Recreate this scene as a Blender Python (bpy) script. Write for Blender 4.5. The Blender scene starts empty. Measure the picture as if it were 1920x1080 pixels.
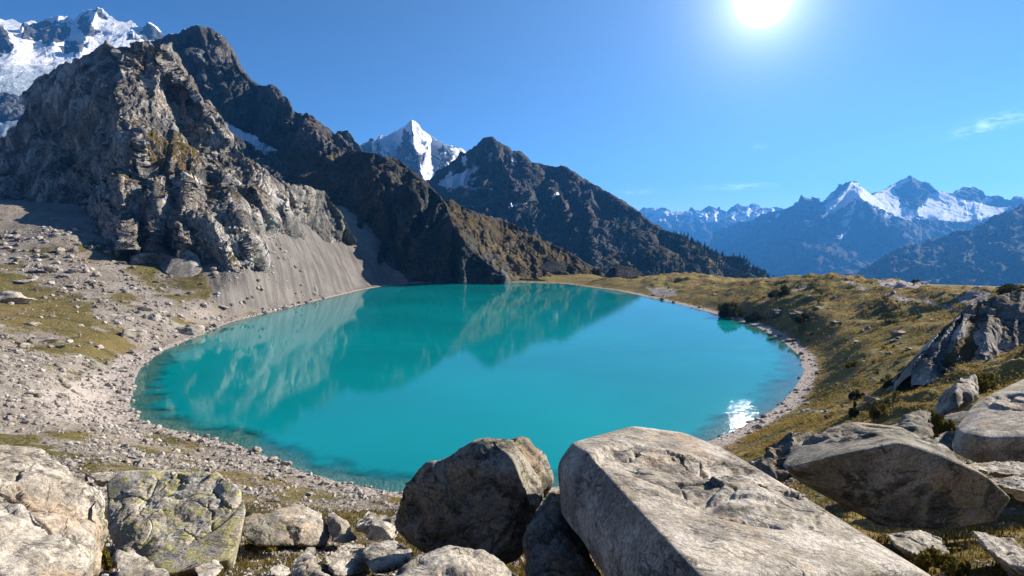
import bpy, bmesh, math, random
import numpy as np
from math import radians, sin, cos, tan

random.seed(7)
RNG = np.random.default_rng(11)
SC = bpy.context.scene
COL = SC.collection

# ------------------------------------------------------------------ camera model
F = 1144.0                      # focal length in pixels of a 1920 px wide frame
TH = radians(4.15)              # camera tilts down by this
ZC = 35.0                       # eye height above the lake
CT, ST = cos(TH), sin(TH)
SUN_AZ, SUN_EL = radians(66), radians(28)          # lamp (shadows)
DISC_AZ = math.atan(456 / F)                         # the sun seen in the sky
DISC_EL = radians(19.9)


def slopes(px, py):
    cx = (np.asarray(px, float) - 960) / F
    cy = (540 - np.asarray(py, float)) / F
    fwd = CT + cy * ST
    return cx / fwd, (cy * CT - ST) / fwd


def P(px, py, d):
    sx, sz = slopes(px, py)
    d = np.asarray(d, float)
    return np.stack([sx * d, d + 0 * sx, ZC + sz * d], -1)


def project(X, Y, Z):
    dz = Z - ZC
    f = np.maximum(Y * CT - dz * ST, 1e-3)
    u = Y * ST + dz * CT
    return 960 + F * X / f, 540 - F * u / f


def sstep(a, b, x):
    t = np.clip((x - a) / (b - a), 0, 1)
    return t * t * (3 - 2 * t)


# ------------------------------------------------------------------ noise
_perm = RNG.permutation(256)
_perm = np.concatenate([_perm, _perm, _perm]).astype(np.int32)
_g = RNG.normal(size=(256, 3))
_g /= np.linalg.norm(_g, axis=1)[:, None]
_g = _g.astype(np.float32)


def perlin(p):
    p = np.asarray(p, np.float32)
    i = np.floor(p).astype(np.int32)
    f = p - i
    i &= 255
    u = f * f * f * (f * (f * 6 - 15) + 10)
    out = np.zeros(p.shape[:-1], np.float32)
    for dx in (0, 1):
        wx = u[..., 0] if dx else 1 - u[..., 0]
        a = _perm[(i[..., 0] + dx) & 255]
        for dy in (0, 1):
            wy = u[..., 1] if dy else 1 - u[..., 1]
            b = _perm[a + ((i[..., 1] + dy) & 255)]
            for dz in (0, 1):
                wz = u[..., 2] if dz else 1 - u[..., 2]
                g = _g[_perm[b + ((i[..., 2] + dz) & 255)]]
                d = g[..., 0] * (f[..., 0] - dx) + g[..., 1] * (f[..., 1] - dy) + g[..., 2] * (f[..., 2] - dz)
                out += wx * wy * wz * d
    return out * 1.6


def fbm(p, octv=5, gain=0.5, lac=2.03):
    a, s, t = 1.0, 1.0, 0.0
    for k in range(octv):
        t = t + a * perlin(p * s + 17.3 * k)
        a *= gain
        s *= lac
    return t


def ridged(p, octv=5, gain=0.5, lac=2.07):
    a, s, t, w = 1.0, 1.0, 0.0, 1.0
    for k in range(octv):
        n = 1 - np.abs(perlin(p * s + 31.7 * k)) * 1.6
        n = np.clip(n, 0, 1) ** 2
        t = t + a * n * w
        w = np.clip(n * 1.6, 0, 1)
        a *= gain
        s *= lac
    return t


_cj = RNG.random((256, 3)).astype(np.float32)
_cd = RNG.normal(size=(256, 3)).astype(np.float32)
_cd /= np.linalg.norm(_cd, axis=1)[:, None]
_co = RNG.random(256).astype(np.float32)


def facets(p, tilt=1.0):
    """Cell-wise tilted planes, the way fractured rock breaks. Returns (offset about -1..1, edge distance)."""
    p = np.asarray(p, np.float32)
    base = np.floor(p).astype(np.int32)
    f1 = np.full(p.shape[:-1], 9.0, np.float32)
    f2 = f1.copy()
    val = np.zeros_like(f1)
    for dx in (-1, 0, 1):
        for dy in (-1, 0, 1):
            for dz in (-1, 0, 1):
                c = base + np.array([dx, dy, dz], np.int32)
                h = _perm[_perm[_perm[c[..., 0] & 255] + (c[..., 1] & 255)] + (c[..., 2] & 255)]
                v = p - (c + _cj[h])
                d = np.sqrt((v * v).sum(-1))
                pl = (v * _cd[h]).sum(-1) * tilt + (_co[h] - 0.5)
                m = d < f1
                f2 = np.where(m, f1, np.minimum(f2, d))
                val = np.where(m, pl, val)
                f1 = np.where(m, d, f1)
    return val, f2 - f1


def plates(p, tilt=1.0):
    """Continuous field of tilted flat plates meeting in creases (about -0.6..0.9)."""
    p = np.asarray(p, np.float32)
    base = np.floor(p).astype(np.int32)
    best = np.full(p.shape[:-1], -9.0, np.float32)
    for dx in (-1, 0, 1):
        for dy in (-1, 0, 1):
            for dz in (-1, 0, 1):
                c = base + np.array([dx, dy, dz], np.int32)
                h = _perm[_perm[_perm[c[..., 0] & 255] + (c[..., 1] & 255)] + (c[..., 2] & 255)]
                v = p - (c + _cj[h])
                d = np.sqrt((v * v).sum(-1))
                o = np.maximum(d - 0.7, 0)
                best = np.maximum(best, (v * _cd[h]).sum(-1) * tilt + 0.7 * (_co[h] - 0.5) - 8.0 * o * o)
    return best - 0.45


# ------------------------------------------------------------------ interpolation helpers
def tps_fit(xy, z, lam=1e-4):
    xy = np.asarray(xy, float)
    z = np.asarray(z, float)
    n = len(xy)
    r2 = ((xy[:, None] - xy[None]) ** 2).sum(-1)
    K = 0.5 * r2 * np.log(r2 + 1e-12) + lam * np.eye(n)
    A = np.zeros((n + 3, n + 3))
    A[:n, :n] = K
    A[:n, n] = 1
    A[:n, n + 1:] = xy
    A[n, :n] = 1
    A[n + 1:, :n] = xy.T
    w = np.linalg.solve(A, np.concatenate([z, np.zeros(3)]))
    return xy, w


def tps_eval(fit, q):
    xy, w = fit
    n = len(xy)
    sh = q.shape[:-1]
    q = q.reshape(-1, 2)
    out = np.empty(len(q))
    for a in range(0, len(q), 40000):
        s = q[a:a + 40000]
        r2 = (s[:, None, 0] - xy[None, :, 0]) ** 2 + (s[:, None, 1] - xy[None, :, 1]) ** 2
        out[a:a + 40000] = (0.5 * r2 * np.log(r2 + 1e-12)) @ w[:n] + w[n] + s @ w[n + 1:]
    return out.reshape(sh)


def seg_dist(px, py, poly, closed=False):
    """Distance from points to a polyline and, if closed, its sign (negative inside)."""
    pts = np.asarray(poly, float)
    n = len(pts)
    d = np.full(np.shape(px), 1e18)
    ins = np.zeros(np.shape(px), bool)
    for k in range(n if closed else n - 1):
        a, b = pts[k], pts[(k + 1) % n]
        ab = b - a
        t = np.clip(((px - a[0]) * ab[0] + (py - a[1]) * ab[1]) / (ab @ ab + 1e-12), 0, 1)
        d = np.minimum(d, (px - a[0] - t * ab[0]) ** 2 + (py - a[1] - t * ab[1]) ** 2)
        if closed:
            cr = ((a[1] > py) != (b[1] > py)) & (px < (b[0] - a[0]) * (py - a[1]) / (b[1] - a[1] + 1e-12) + a[0])
            ins ^= cr
    d = np.sqrt(d)
    return np.where(ins, -d, d) if closed else d


# ------------------------------------------------------------------ scene helpers
def link(o, parent=None):
    COL.objects.link(o)
    if parent is not None:
        o.parent = parent
    return o


def tag(o, label=None, cat=None, group=None, kind=None):
    if label:
        o['label'] = label
    if cat:
        o['category'] = cat
    if group:
        o['group'] = group
    if kind:
        o['kind'] = kind
    return o


def raw_mesh(name, V, faces, mat=None, smooth=True, attr=None):
    V = np.asarray(V, np.float32)
    faces = np.asarray(faces, np.int32)
    k = faces.shape[1]
    me = bpy.data.meshes.new(name)
    me.vertices.add(len(V))
    me.vertices.foreach_set('co', V.ravel())
    me.loops.add(faces.size)
    me.loops.foreach_set('vertex_index', faces.ravel())
    me.polygons.add(len(faces))
    me.polygons.foreach_set('loop_start', np.arange(0, faces.size, k, dtype=np.int32))
    if attr is not None:
        ca = me.color_attributes.new('cover', 'FLOAT_COLOR', 'POINT')
        ca.data.foreach_set('color', np.asarray(attr, np.float32).ravel())
    me.update(calc_edges=True)
    me.validate()
    me.polygons.foreach_set('use_smooth', np.full(len(faces), smooth, bool))
    if mat:
        me.materials.append(mat)
    return me


def grid_faces(nr, nc, wrap=False):
    r = np.arange(nr - 1)[:, None]
    c = np.arange(nc if wrap else nc - 1)[None]
    c2 = (c + 1) % nc
    return np.stack([r * nc + c, r * nc + c2, (r + 1) * nc + c2, (r + 1) * nc + c], -1).reshape(-1, 4)


def grid_normals(G):
    du = np.gradient(G, axis=1)
    dv = np.gradient(G, axis=0)
    n = np.cross(du, dv)
    return n / (np.linalg.norm(n, axis=-1, keepdims=True) + 1e-9)


# ------------------------------------------------------------------ material helpers
class NT:
    def __init__(self, tree):
        self.t = tree

    def n(self, typ, **kw):
        nd = self.t.nodes.new(typ)
        for k, v in kw.items():
            if k.startswith('i_'):
                nd.inputs[k[2:].replace('_', ' ')].default_value = v
            else:
                setattr(nd, k, v)
        return nd

    def l(self, a, b):
        self.t.links.new(a, b)

    def val(self, x, sock):
        if hasattr(x, 'is_output'):
            self.l(x, sock)
        else:
            sock.default_value = x

    def math(self, op, a, b=0.0, clamp=False):
        m = self.n('ShaderNodeMath', operation=op, use_clamp=clamp)
        self.val(a, m.inputs[0])
        self.val(b, m.inputs[1])
        return m.outputs[0]

    def vmath(self, op, a, b=(0, 0, 0)):
        m = self.n('ShaderNodeVectorMath', operation=op)
        self.val(a, m.inputs[0])
        self.val(b, m.inputs[1])
        return m.outputs['Value'] if op in ('DOT_PRODUCT', 'LENGTH') else m.outputs['Vector']

    def scale(self, v, s):
        m = self.n('ShaderNodeVectorMath', operation='MULTIPLY')
        self.val(v, m.inputs[0])
        m.inputs[1].default_value = s if isinstance(s, tuple) else (s, s, s)
        return m.outputs[0]

    def noise(self, vec, scale=1.0, detail=6, rough=0.55, dist=0.0):
        m = self.n('ShaderNodeTexNoise')
        if vec is not None:
            self.l(vec, m.inputs['Vector'])
        m.inputs['Scale'].default_value = scale
        m.inputs['Detail'].default_value = detail
        m.inputs['Roughness'].default_value = rough
        m.inputs['Distortion'].default_value = dist
        return m.outputs['Fac']

    def ramp(self, fac, a, b, lo=0.0, hi=1.0):
        m = self.n('ShaderNodeMapRange', interpolation_type='SMOOTHSTEP')
        self.val(fac, m.inputs['Value'])
        m.inputs['From Min'].default_value = a
        m.inputs['From Max'].default_value = b
        m.inputs['To Min'].default_value = lo
        m.inputs['To Max'].default_value = hi
        return m.outputs['Result']

    def mix(self, fac, a, b, blend='MIX'):
        m = self.n('ShaderNodeMix', data_type='RGBA', blend_type=blend)
        self.val(fac, m.inputs[0])
        for x, s in ((a, m.inputs[6]), (b, m.inputs[7])):
            if hasattr(x, 'is_output'):
                self.l(x, s)
            else:
                s.default_value = (*x, 1) if len(x) == 3 else x
        return m.outputs[2]

    def bump(self, h, strength=1.0, dist=1.0, normal=None):
        m = self.n('ShaderNodeBump')
        m.inputs['Strength'].default_value = strength
        m.inputs['Distance'].default_value = dist
        self.l(h, m.inputs['Height'])
        if normal is not None:
            self.l(normal, m.inputs['Normal'])
        return m.outputs[0]


def new_mat(name):
    m = bpy.data.materials.new(name)
    m.use_nodes = True
    t = m.node_tree
    t.nodes.clear()
    out = t.nodes.new('ShaderNodeOutputMaterial')
    return m, NT(t), out


def principled(N, out, col, rough=0.9, spec=0.2, normal=None):
    b = N.n('ShaderNodeBsdfPrincipled')
    N.val(col if hasattr(col, 'is_output') else (*col, 1), b.inputs['Base Color'])
    N.val(rough, b.inputs['Roughness'])
    b.inputs['Specular IOR Level'].default_value = spec
    if normal is not None:
        N.l(normal, b.inputs['Normal'])
    N.l(b.outputs[0], out.inputs[0])
    return b


SNOW = (0.86, 0.88, 0.92)


def mountain_mat(name, dark, light, warm, veg, s, veg2=None, bump=1.0, snowmix=0.16):
    """Rock of one mountain; s = metres of the coarsest rock pattern. cover.r vegetation, cover.g snow, cover.b shade painted into the snow."""
    m, N, out = new_mat(name)
    tc = N.n('ShaderNodeTexCoord').outputs['Object']
    at = N.n('ShaderNodeVertexColor', layer_name='cover')
    sep = N.n('ShaderNodeSeparateColor')
    N.l(at.outputs['Color'], sep.inputs[0])
    vegm, snm, tone = sep.outputs
    v = N.scale(tc, (1 / s, 1 / s, 0.55 / s))
    n1 = N.noise(v, 1.0, 9, 0.62, 0.4)
    n2 = N.noise(v, 0.35, 5, 0.55, 0.6)
    n3 = N.noise(v, 7.0, 6, 0.65)
    n4 = N.noise(N.scale(tc, (3.2 / s, 3.2 / s, 0.5 / s)), 1.0, 6, 0.6, 0.8)
    col = N.mix(N.ramp(n1, 0.36, 0.66), dark, light)
    col = N.mix(N.ramp(n2, 0.48, 0.68, 0, 0.75), col, warm)
    col = N.mix(N.ramp(n4, 0.52, 0.66, 0, 0.45), col, tuple(c * 0.5 for c in dark))
    col = N.mix(1.0, col, N.mix(N.ramp(n3, 0.3, 0.7), (0.66, 0.66, 0.67), (1.22, 1.22, 1.2)), 'MULTIPLY')
    # joints: long cracks that split the rock into slabs, at two sizes
    wn = N.n('ShaderNodeTexNoise')
    N.l(v, wn.inputs['Vector'])
    wn.inputs['Scale'].default_value = 1.6
    wn.inputs['Detail'].default_value = 5
    joints = None
    for k_, sc_ in ((1.0, (1.9, 1.9, 0.62)), (2.7, (1.6, 1.9, 0.75))):
        mp = N.n('ShaderNodeMapping')
        mp.inputs['Rotation'].default_value = (0.35, 0.5, 0.2)
        mp.inputs['Scale'].default_value = tuple(c * k_ / s for c in sc_)
        N.l(tc, mp.inputs['Vector'])
        vo = N.n('ShaderNodeTexVoronoi', feature='DISTANCE_TO_EDGE')
        N.l(N.vmath('ADD', mp.outputs[0], N.scale(wn.outputs['Color'], 0.55)), vo.inputs['Vector'])
        j = N.ramp(vo.outputs['Distance'], 0.012, 0.065, 1, 0)
        joints = j if joints is None else N.math('MAXIMUM', joints, N.math('MULTIPLY', j, 0.7))
    joints = N.math('MULTIPLY', joints, N.ramp(n2, 0.36, 0.52))
    col = N.mix(N.math('MULTIPLY', joints, 0.62), col, tuple(c * 0.38 for c in dark))
    vn = N.math('ADD', vegm, N.math('MULTIPLY', N.math('SUBTRACT', n3, 0.5), 1.1))
    vcol = N.mix(N.ramp(N.noise(v, 2.0, 5), 0.35, 0.65), veg, veg2 or tuple(c * 0.5 for c in veg))
    col = N.mix(N.ramp(vn, 0.42, 0.58), col, vcol)
    sn = N.math('ADD', snm, N.math('MULTIPLY', N.math('SUBTRACT', N.math('ADD', n1, n3), 1.0), snowmix * 5))
    sf = N.ramp(sn, 0.44, 0.56)
    col = N.mix(sf, col, N.mix(tone, SNOW, (0.34, 0.41, 0.47)))  # tone swaps white snow for a painted blue-grey shade
    h = N.math('ADD', N.math('MULTIPLY', n1, 1.0), N.math('ADD', N.math('MULTIPLY', n3, 0.25), N.math('MULTIPLY', n4, 0.5)))
    h = N.math('MULTIPLY', h, N.math('SUBTRACT', 1.0, N.math('MULTIPLY', sf, 0.85)))
    h = N.math('SUBTRACT', h, N.math('MULTIPLY', joints, 0.35))
    nb = N.bump(h, 0.9, s * 0.16 * bump)
    principled(N, out, col, 0.92, 0.15, nb)
    return m


def boulder_mat(name, base=(0.37, 0.345, 0.31), dark=(0.17, 0.16, 0.145), lichen=0.25, rust=0.25, blot=0.6, seed=0.0):
    m, N, out = new_mat(name)
    tc = N.n('ShaderNodeTexCoord').outputs['Object']
    rnd = N.n('ShaderNodeObjectInfo').outputs['Random']
    cmb = N.n('ShaderNodeCombineXYZ')
    N.l(N.math('MULTIPLY', rnd, 37.0), cmb.inputs[0])
    cmb.inputs[1].default_value = seed
    tc = N.vmath('ADD', tc, cmb.outputs[0])
    n1 = N.noise(tc, 1.6, 9, 0.58, 0.3)
    n2 = N.noise(tc, 22, 6, 0.68)
    n3 = N.noise(tc, 2.3, 9, 0.70, 0.4)
    n4 = N.noise(tc, 4.3, 9, 0.7, 0.2)
    n5 = N.noise(tc, 0.9, 7, 0.6, 0.8)
    sp = N.noise(tc, 120, 2, 0.6)
    col = N.mix(N.ramp(n1, 0.38, 0.62), tuple(c * f for c, f in zip(base, (0.55, 0.53, 0.50))), base)
    col = N.mix(N.ramp(n5, 0.52, 0.64, 0, rust), col, (0.37, 0.25, 0.15))
    col = N.mix(N.ramp(n3, 0.50, 0.585, 0, blot), col, dark)
    col = N.mix(N.ramp(n4, 0.56 - 0.09 * lichen, 0.64 - 0.07 * lichen, 0, lichen), col, (0.36, 0.33, 0.13))
    col = N.mix(1.0, col, N.mix(N.ramp(n2, 0.34, 0.62), (0.62, 0.61, 0.60), (1.25, 1.25, 1.22)), 'MULTIPLY')
    col = N.mix(1.0, col, N.mix(N.ramp(sp, 0.32, 0.66), (0.6, 0.6, 0.6), (1.25, 1.25, 1.25)), 'MULTIPLY')
    # foliation: thin dark partings along one direction of the rock
    mp = N.n('ShaderNodeMapping')
    mp.inputs['Rotation'].default_value = (0.5, 0.35, 0.6)
    mp.inputs['Scale'].default_value = (1.4, 3.4, 8.0)
    N.l(tc, mp.inputs['Vector'])
    fo = N.noise(mp.outputs[0], 1.0, 7, 0.62, 0.6)
    part = N.ramp(N.math('ABSOLUTE', N.math('SUBTRACT', fo, 0.5)), 0.0, 0.028, 1, 0)
    part = N.math('MULTIPLY', part, N.ramp(N.noise(tc, 2.3, 4), 0.46, 0.62))
    col = N.mix(N.math('MULTIPLY', part, 0.55), col, tuple(c * 0.45 for c in dark))
    # fracture lines
    wv = N.n('ShaderNodeTexNoise')
    N.l(tc, wv.inputs['Vector'])
    wv.inputs['Scale'].default_value = 1.3
    wv.inputs['Detail'].default_value = 5
    wp = N.vmath('ADD', N.scale(tc, (1, 1, 1.6)), N.scale(wv.outputs['Color'], 1.1))
    vo = N.n('ShaderNodeTexVoronoi', feature='DISTANCE_TO_EDGE')
    N.l(wp, vo.inputs['Vector'])
    vo.inputs['Scale'].default_value = 0.95
    gate = N.ramp(N.noise(tc, 1.4, 4), 0.57, 0.63)
    crack = N.math('MULTIPLY', N.ramp(vo.outputs['Distance'], 0.001, 0.012, 1, 0), gate)
    col = N.mix(N.math('MULTIPLY', crack, 0.8), col, (0.045, 0.04, 0.035))
    h = N.math('ADD', N.math('MULTIPLY', n1, 0.7), N.math('ADD', N.math('MULTIPLY', n2, 0.1), N.math('MULTIPLY', n4, 0.35)))
    h = N.math('SUBTRACT', h, N.math('MULTIPLY', crack, 0.5))
    h = N.math('ADD', h, N.math('MULTIPLY', sp, 0.03))
    h = N.math('SUBTRACT', h, N.math('MULTIPLY', part, 0.28))
    h = N.math('ADD', h, N.math('MULTIPLY', fo, 0.35))
    nb = N.bump(h, 0.8, 0.12)
    principled(N, out, col, 0.88, 0.25, nb)
    return m


def leaf_mat(name, a, b, s=0.6):
    m, N, out = new_mat(name)
    tc = N.n('ShaderNodeTexCoord').outputs['Object']
    at = N.n('ShaderNodeVertexColor', layer_name='cover')
    sep = N.n('ShaderNodeSeparateColor')
    N.l(at.outputs['Color'], sep.inputs[0])
    f = N.math('ADD', N.math('MULTIPLY', sep.outputs[0], 0.7), N.math('MULTIPLY', N.noise(tc, s, 3), 0.4), clamp=True)
    col = N.mix(f, a, b)
    d = N.n('ShaderNodeBsdfDiffuse')
    N.l(col, d.inputs[0])
    t = N.n('ShaderNodeBsdfTranslucent')
    N.l(col, t.inputs[0])
    mx = N.n('ShaderNodeMixShader')
    mx.inputs[0].default_value = 0.3
    N.l(d.outputs[0], mx.inputs[1])
    N.l(t.outputs[0], mx.inputs[2])
    N.l(mx.outputs[0], out.inputs[0])
    return m


# ------------------------------------------------------------------ the lake's outline and the basin's relief
SHORE_PX = [(243, 760), (250, 720), (262, 692), (300, 660), (365, 632), (430, 605), (520, 582), (600, 562), (680, 543),
            (740, 533), (830, 529), (960, 529), (1060, 532), (1160, 545), (1260, 567), (1340, 588), (1410, 608),
            (1465, 637), (1500, 668), (1507, 700), (1488, 730), (1460, 762), (1415, 788), (1370, 810), (1335, 825),
            (1250, 860), (1100, 905), (900, 932), (730, 922), (640, 905), (560, 882), (480, 848), (400, 824), (310, 803), (262, 788)]
_s = P([p[0] for p in SHORE_PX], [p[1] for p in SHORE_PX], 1.0)
_d = -ZC / (_s[:, 2] - ZC)
LAKE = np.stack([_s[:, 0] * _d, _d], -1)

GROUND_CTRL = [  # (px, py, distance)
    (960, 1372, 4.0), (400, 1372, 4.2), (1500, 1372, 4.2), (100, 1085, 8.0), (1900, 1090, 7.0), (960, 1090, 8.0),
    (600, 1068, 11), (300, 1062, 11.5), (1400, 1040, 11), (1850, 1010, 11), (480, 1000, 17), (900, 1000, 18), (1300, 980, 18),
    (1800, 900, 20), (600, 962, 32), (300, 950, 32), (900, 970, 34), (1300, 930, 32), (1700, 830, 34), (1920, 800, 30), (0, 930, 30),
    (600, 920, 70), (450, 882, 75), (400, 850, 97), (250, 865, 66), (200, 820, 82), (100, 800, 78), (0, 850, 58), (0, 760, 85),
    (100, 700, 125), (0, 650, 150), (0, 560, 225), (0, 480, 290), (0, 430, 330), (0, 385, 365), (100, 440, 322), (150, 600, 200),
    (300, 600, 235), (250, 540, 275), (350, 500, 325), (250, 470, 332), (440, 560, 293), (500, 500, 342), (500, 440, 385),
    (560, 450, 440), (560, 400, 500), (600, 440, 512), (640, 480, 505), (690, 480, 552), (720, 505, 549), (740, 520, 548), (660, 510, 505),
    (1060, 526, 575), (1160, 521, 530), (1300, 530, 440), (1450, 527, 385), (1550, 517, 330), (1640, 529, 285), (1700, 531, 262),
    (1770, 541, 235), (1850, 545, 195), (1920, 535, 170), (1500, 600, 225), (1400, 570, 300), (1600, 650, 160), (1600, 580, 225),
    (1700, 600, 188), (1800, 620, 140), (1700, 700, 114), (1600, 740, 110), (1850, 700, 80), (1500, 795, 90), (1450, 840, 80),
    (1600, 800, 72), (1750, 770, 55), (1920, 720, 55), (1540, 690, 146),
]


def _tq(x, y):
    r = np.hypot(x, y)
    az = np.arctan2(x, y)
    azc = np.clip(az, -0.93, 0.93)
    return np.stack([azc, np.log(np.maximum(r, 1.5)) * 0.55], -1), r, az


_cp, _cz = [], []
for px, py, d in GROUND_CTRL:
    q = P(px, py, d)
    _cp.append(q[:2])
    _cz.append(q[2])
for q in LAKE:
    _cp.append(q)
    _cz.append(0.0)
for a in (-0.9, -0.45, 0, 0.45, 0.9):
    _cp.append(np.array([sin(a) * 1.6, cos(a) * 1.6]))
    _cz.append(32.6)
for a, z1, z2 in ((-0.85, 60, 20), (-0.5, 60, 20), (-0.25, 70, 20), (0.0, 10, -20), (0.2, -40, -150), (0.35, -60, -200), (0.5, -60, -220),
                  (0.7, -40, -220), (0.9, -20, -200)):
    for r, z in ((650, z1), (1100, z2)):
        _cp.append(np.array([sin(a) * r, cos(a) * r]))
        _cz.append(z)
for a, r, z in ((-0.85, 40, 24), (-0.85, 100, 16), (-0.85, 250, 30), (0.85, 40, 27), (0.85, 100, 23), (0.85, 170, 17), (0.85, 260, -5)):
    _cp.append(np.array([sin(a) * r, cos(a) * r]))
    _cz.append(z)
for px, d, z in ((1920, 230, 3), (1920, 320, -20), (1850, 260, 3), (1850, 340, -15), (1700, 350, 2), (1560, 420, 3), (1450, 480, 1), (1300, 560, -6), (1160, 640, -12)):
    _cp.append(P(px, 540, d)[:2])
    _cz.append(z)
_cp = np.array(_cp)
TERR = tps_fit(_tq(_cp[:, 0], _cp[:, 1])[0], _cz, 2e-4)


def lake_sd(x, y):
    return seg_dist(x, y, LAKE, True)


def H(x, y, detail=True):
    """Ground height. Returns z and the distance to the shore (negative in the lake)."""
    x = np.asarray(x, float)
    y = np.asarray(y, float)
    q, r, az = _tq(x, y)
    z = tps_eval(TERR, q)
    w = sstep(0.93, 2.9, np.abs(az))
    z = z * (1 - w) + w * (33 + 0.12 * r)
    z = z + (-650 - z) * sstep(math.log(900), math.log(2600), np.log(np.maximum(r, 1)))
    sd = lake_sd(x, y)
    p3 = np.stack([x, y, 0 * x], -1)
    if detail:
        amp = sstep(2, 40, sd)
        right = sstep(0.02, 0.25, az) * sstep(25, 70, r)
        z = z + amp * (fbm(p3 / 38.0, 4) * (0.9 + 1.1 * right) * sstep(15, 80, r) + fbm(p3 / 9.0 + 5, 4) * 0.38 * sstep(6, 40, r))
        hum = ridged(p3 / 21.0 + 9, 3)
        z = z + right * amp * ((hum - 0.6) * 1.7 + 1.2 * np.maximum(plates(p3 / 13.0 + 3), -0.2))
    # the shore bank
    bank = 0.03 + 0.10 * np.maximum(sd, 0) + 0.25 * fbm(p3 / 5.0 + 3, 3) * sstep(0.5, 6, sd)
    k = sstep(1.0, 16.0, sd)
    z = np.where(sd > 0, bank * (1 - k) + np.maximum(z, 0.25) * k * (r < 640) + z * k * (r >= 640), z)
    bed = -0.02 + 0.085 * sd - 0.006 * sd * sd * (sd < 0)
    bed = bed + 0.5 * fbm(p3 / 7.0 + 12, 4) * sstep(0, -6, sd)
    bed = np.maximum(bed, -14)
    z = np.where(sd <= 0, np.minimum(bed, -0.02), z)
    if detail:
        near = sstep(2, 5, r)
        z = z + np.where(sd > -6, 1, 0) * (fbm(p3 / 2.2 + 2, 4) * 0.10 * sstep(0.4, 3, np.abs(sd))) * near
    return z, sd


def ground_hit(px, py, rmin=3.0, rmax=640.0):
    d = np.exp(np.linspace(math.log(rmin), math.log(rmax), 900))
    sx, sz = slopes(px, py)
    z, _ = H(sx * d, d)
    diff = ZC + sz * d - z
    k = np.where(diff <= 0)[0]
    if len(k) == 0:
        i = int(np.argmin(diff))
    else:
        i = k[0]
    return np.array([sx * d[i], d[i], z[i]])


# cover polygons, in pixels of the photograph; they only say which material lies where
GRASS_POLYS = [
    [(-300, 492), (40, 497), (110, 530), (165, 575), (240, 632), (268, 668), (215, 702), (120, 668), (60, 630), (-300, 600)],
    [(165, 466), (300, 462), (420, 492), (505, 484), (512, 506), (430, 520), (408, 560), (415, 578), (330, 560), (262, 520), (230, 492)],
    [(245, 822), (300, 817), (345, 826), (412, 852), (416, 872), (330, 866), (270, 848)],
    [(150, 862), (235, 852), (262, 878), (150, 884)],
    [(520, 905), (600, 905), (640, 925), (560, 945), (500, 940)],
    [(430, 926), (540, 940), (600, 962), (760, 930), (770, 950), (640, 975), (430, 975)],
    [(80, 812), (150, 800), (180, 815), (110, 835)],
]
SCREE_POLY = [(385, 505), (480, 480), (560, 385), (620, 420), (720, 495), (745, 531), (640, 552), (520, 582), (430, 590), (400, 560)]
BEACH_POLYS = [[(60, 745), (160, 710), (262, 660), (300, 652), (262, 700), (240, 760), (262, 792), (200, 800), (90, 782)]]
TRAILS = [[(1588, 525), (1600, 533), (1628, 545)], [(1663, 552), (1680, 556), (1700, 562), (1740, 566), (1762, 573), (1785, 579), (1806, 585)],
          [(1512, 537), (1490, 545), (1460, 552)], [(1500, 772), (1530, 770), (1562, 774)]]
PALE_SLABS = [[(1632, 529), (1690, 526), (1740, 533), (1700, 541), (1660, 540)], [(1790, 556), (1830, 543), (1858, 548), (1850, 565), (1800, 570)],
              [(1215, 540), (1265, 543), (1270, 556), (1225, 553)]]


def poly_mask(px, py, poly, soft, nz):
    return sstep(soft, -soft, seg_dist(px, py, poly, True) + nz)


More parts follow.
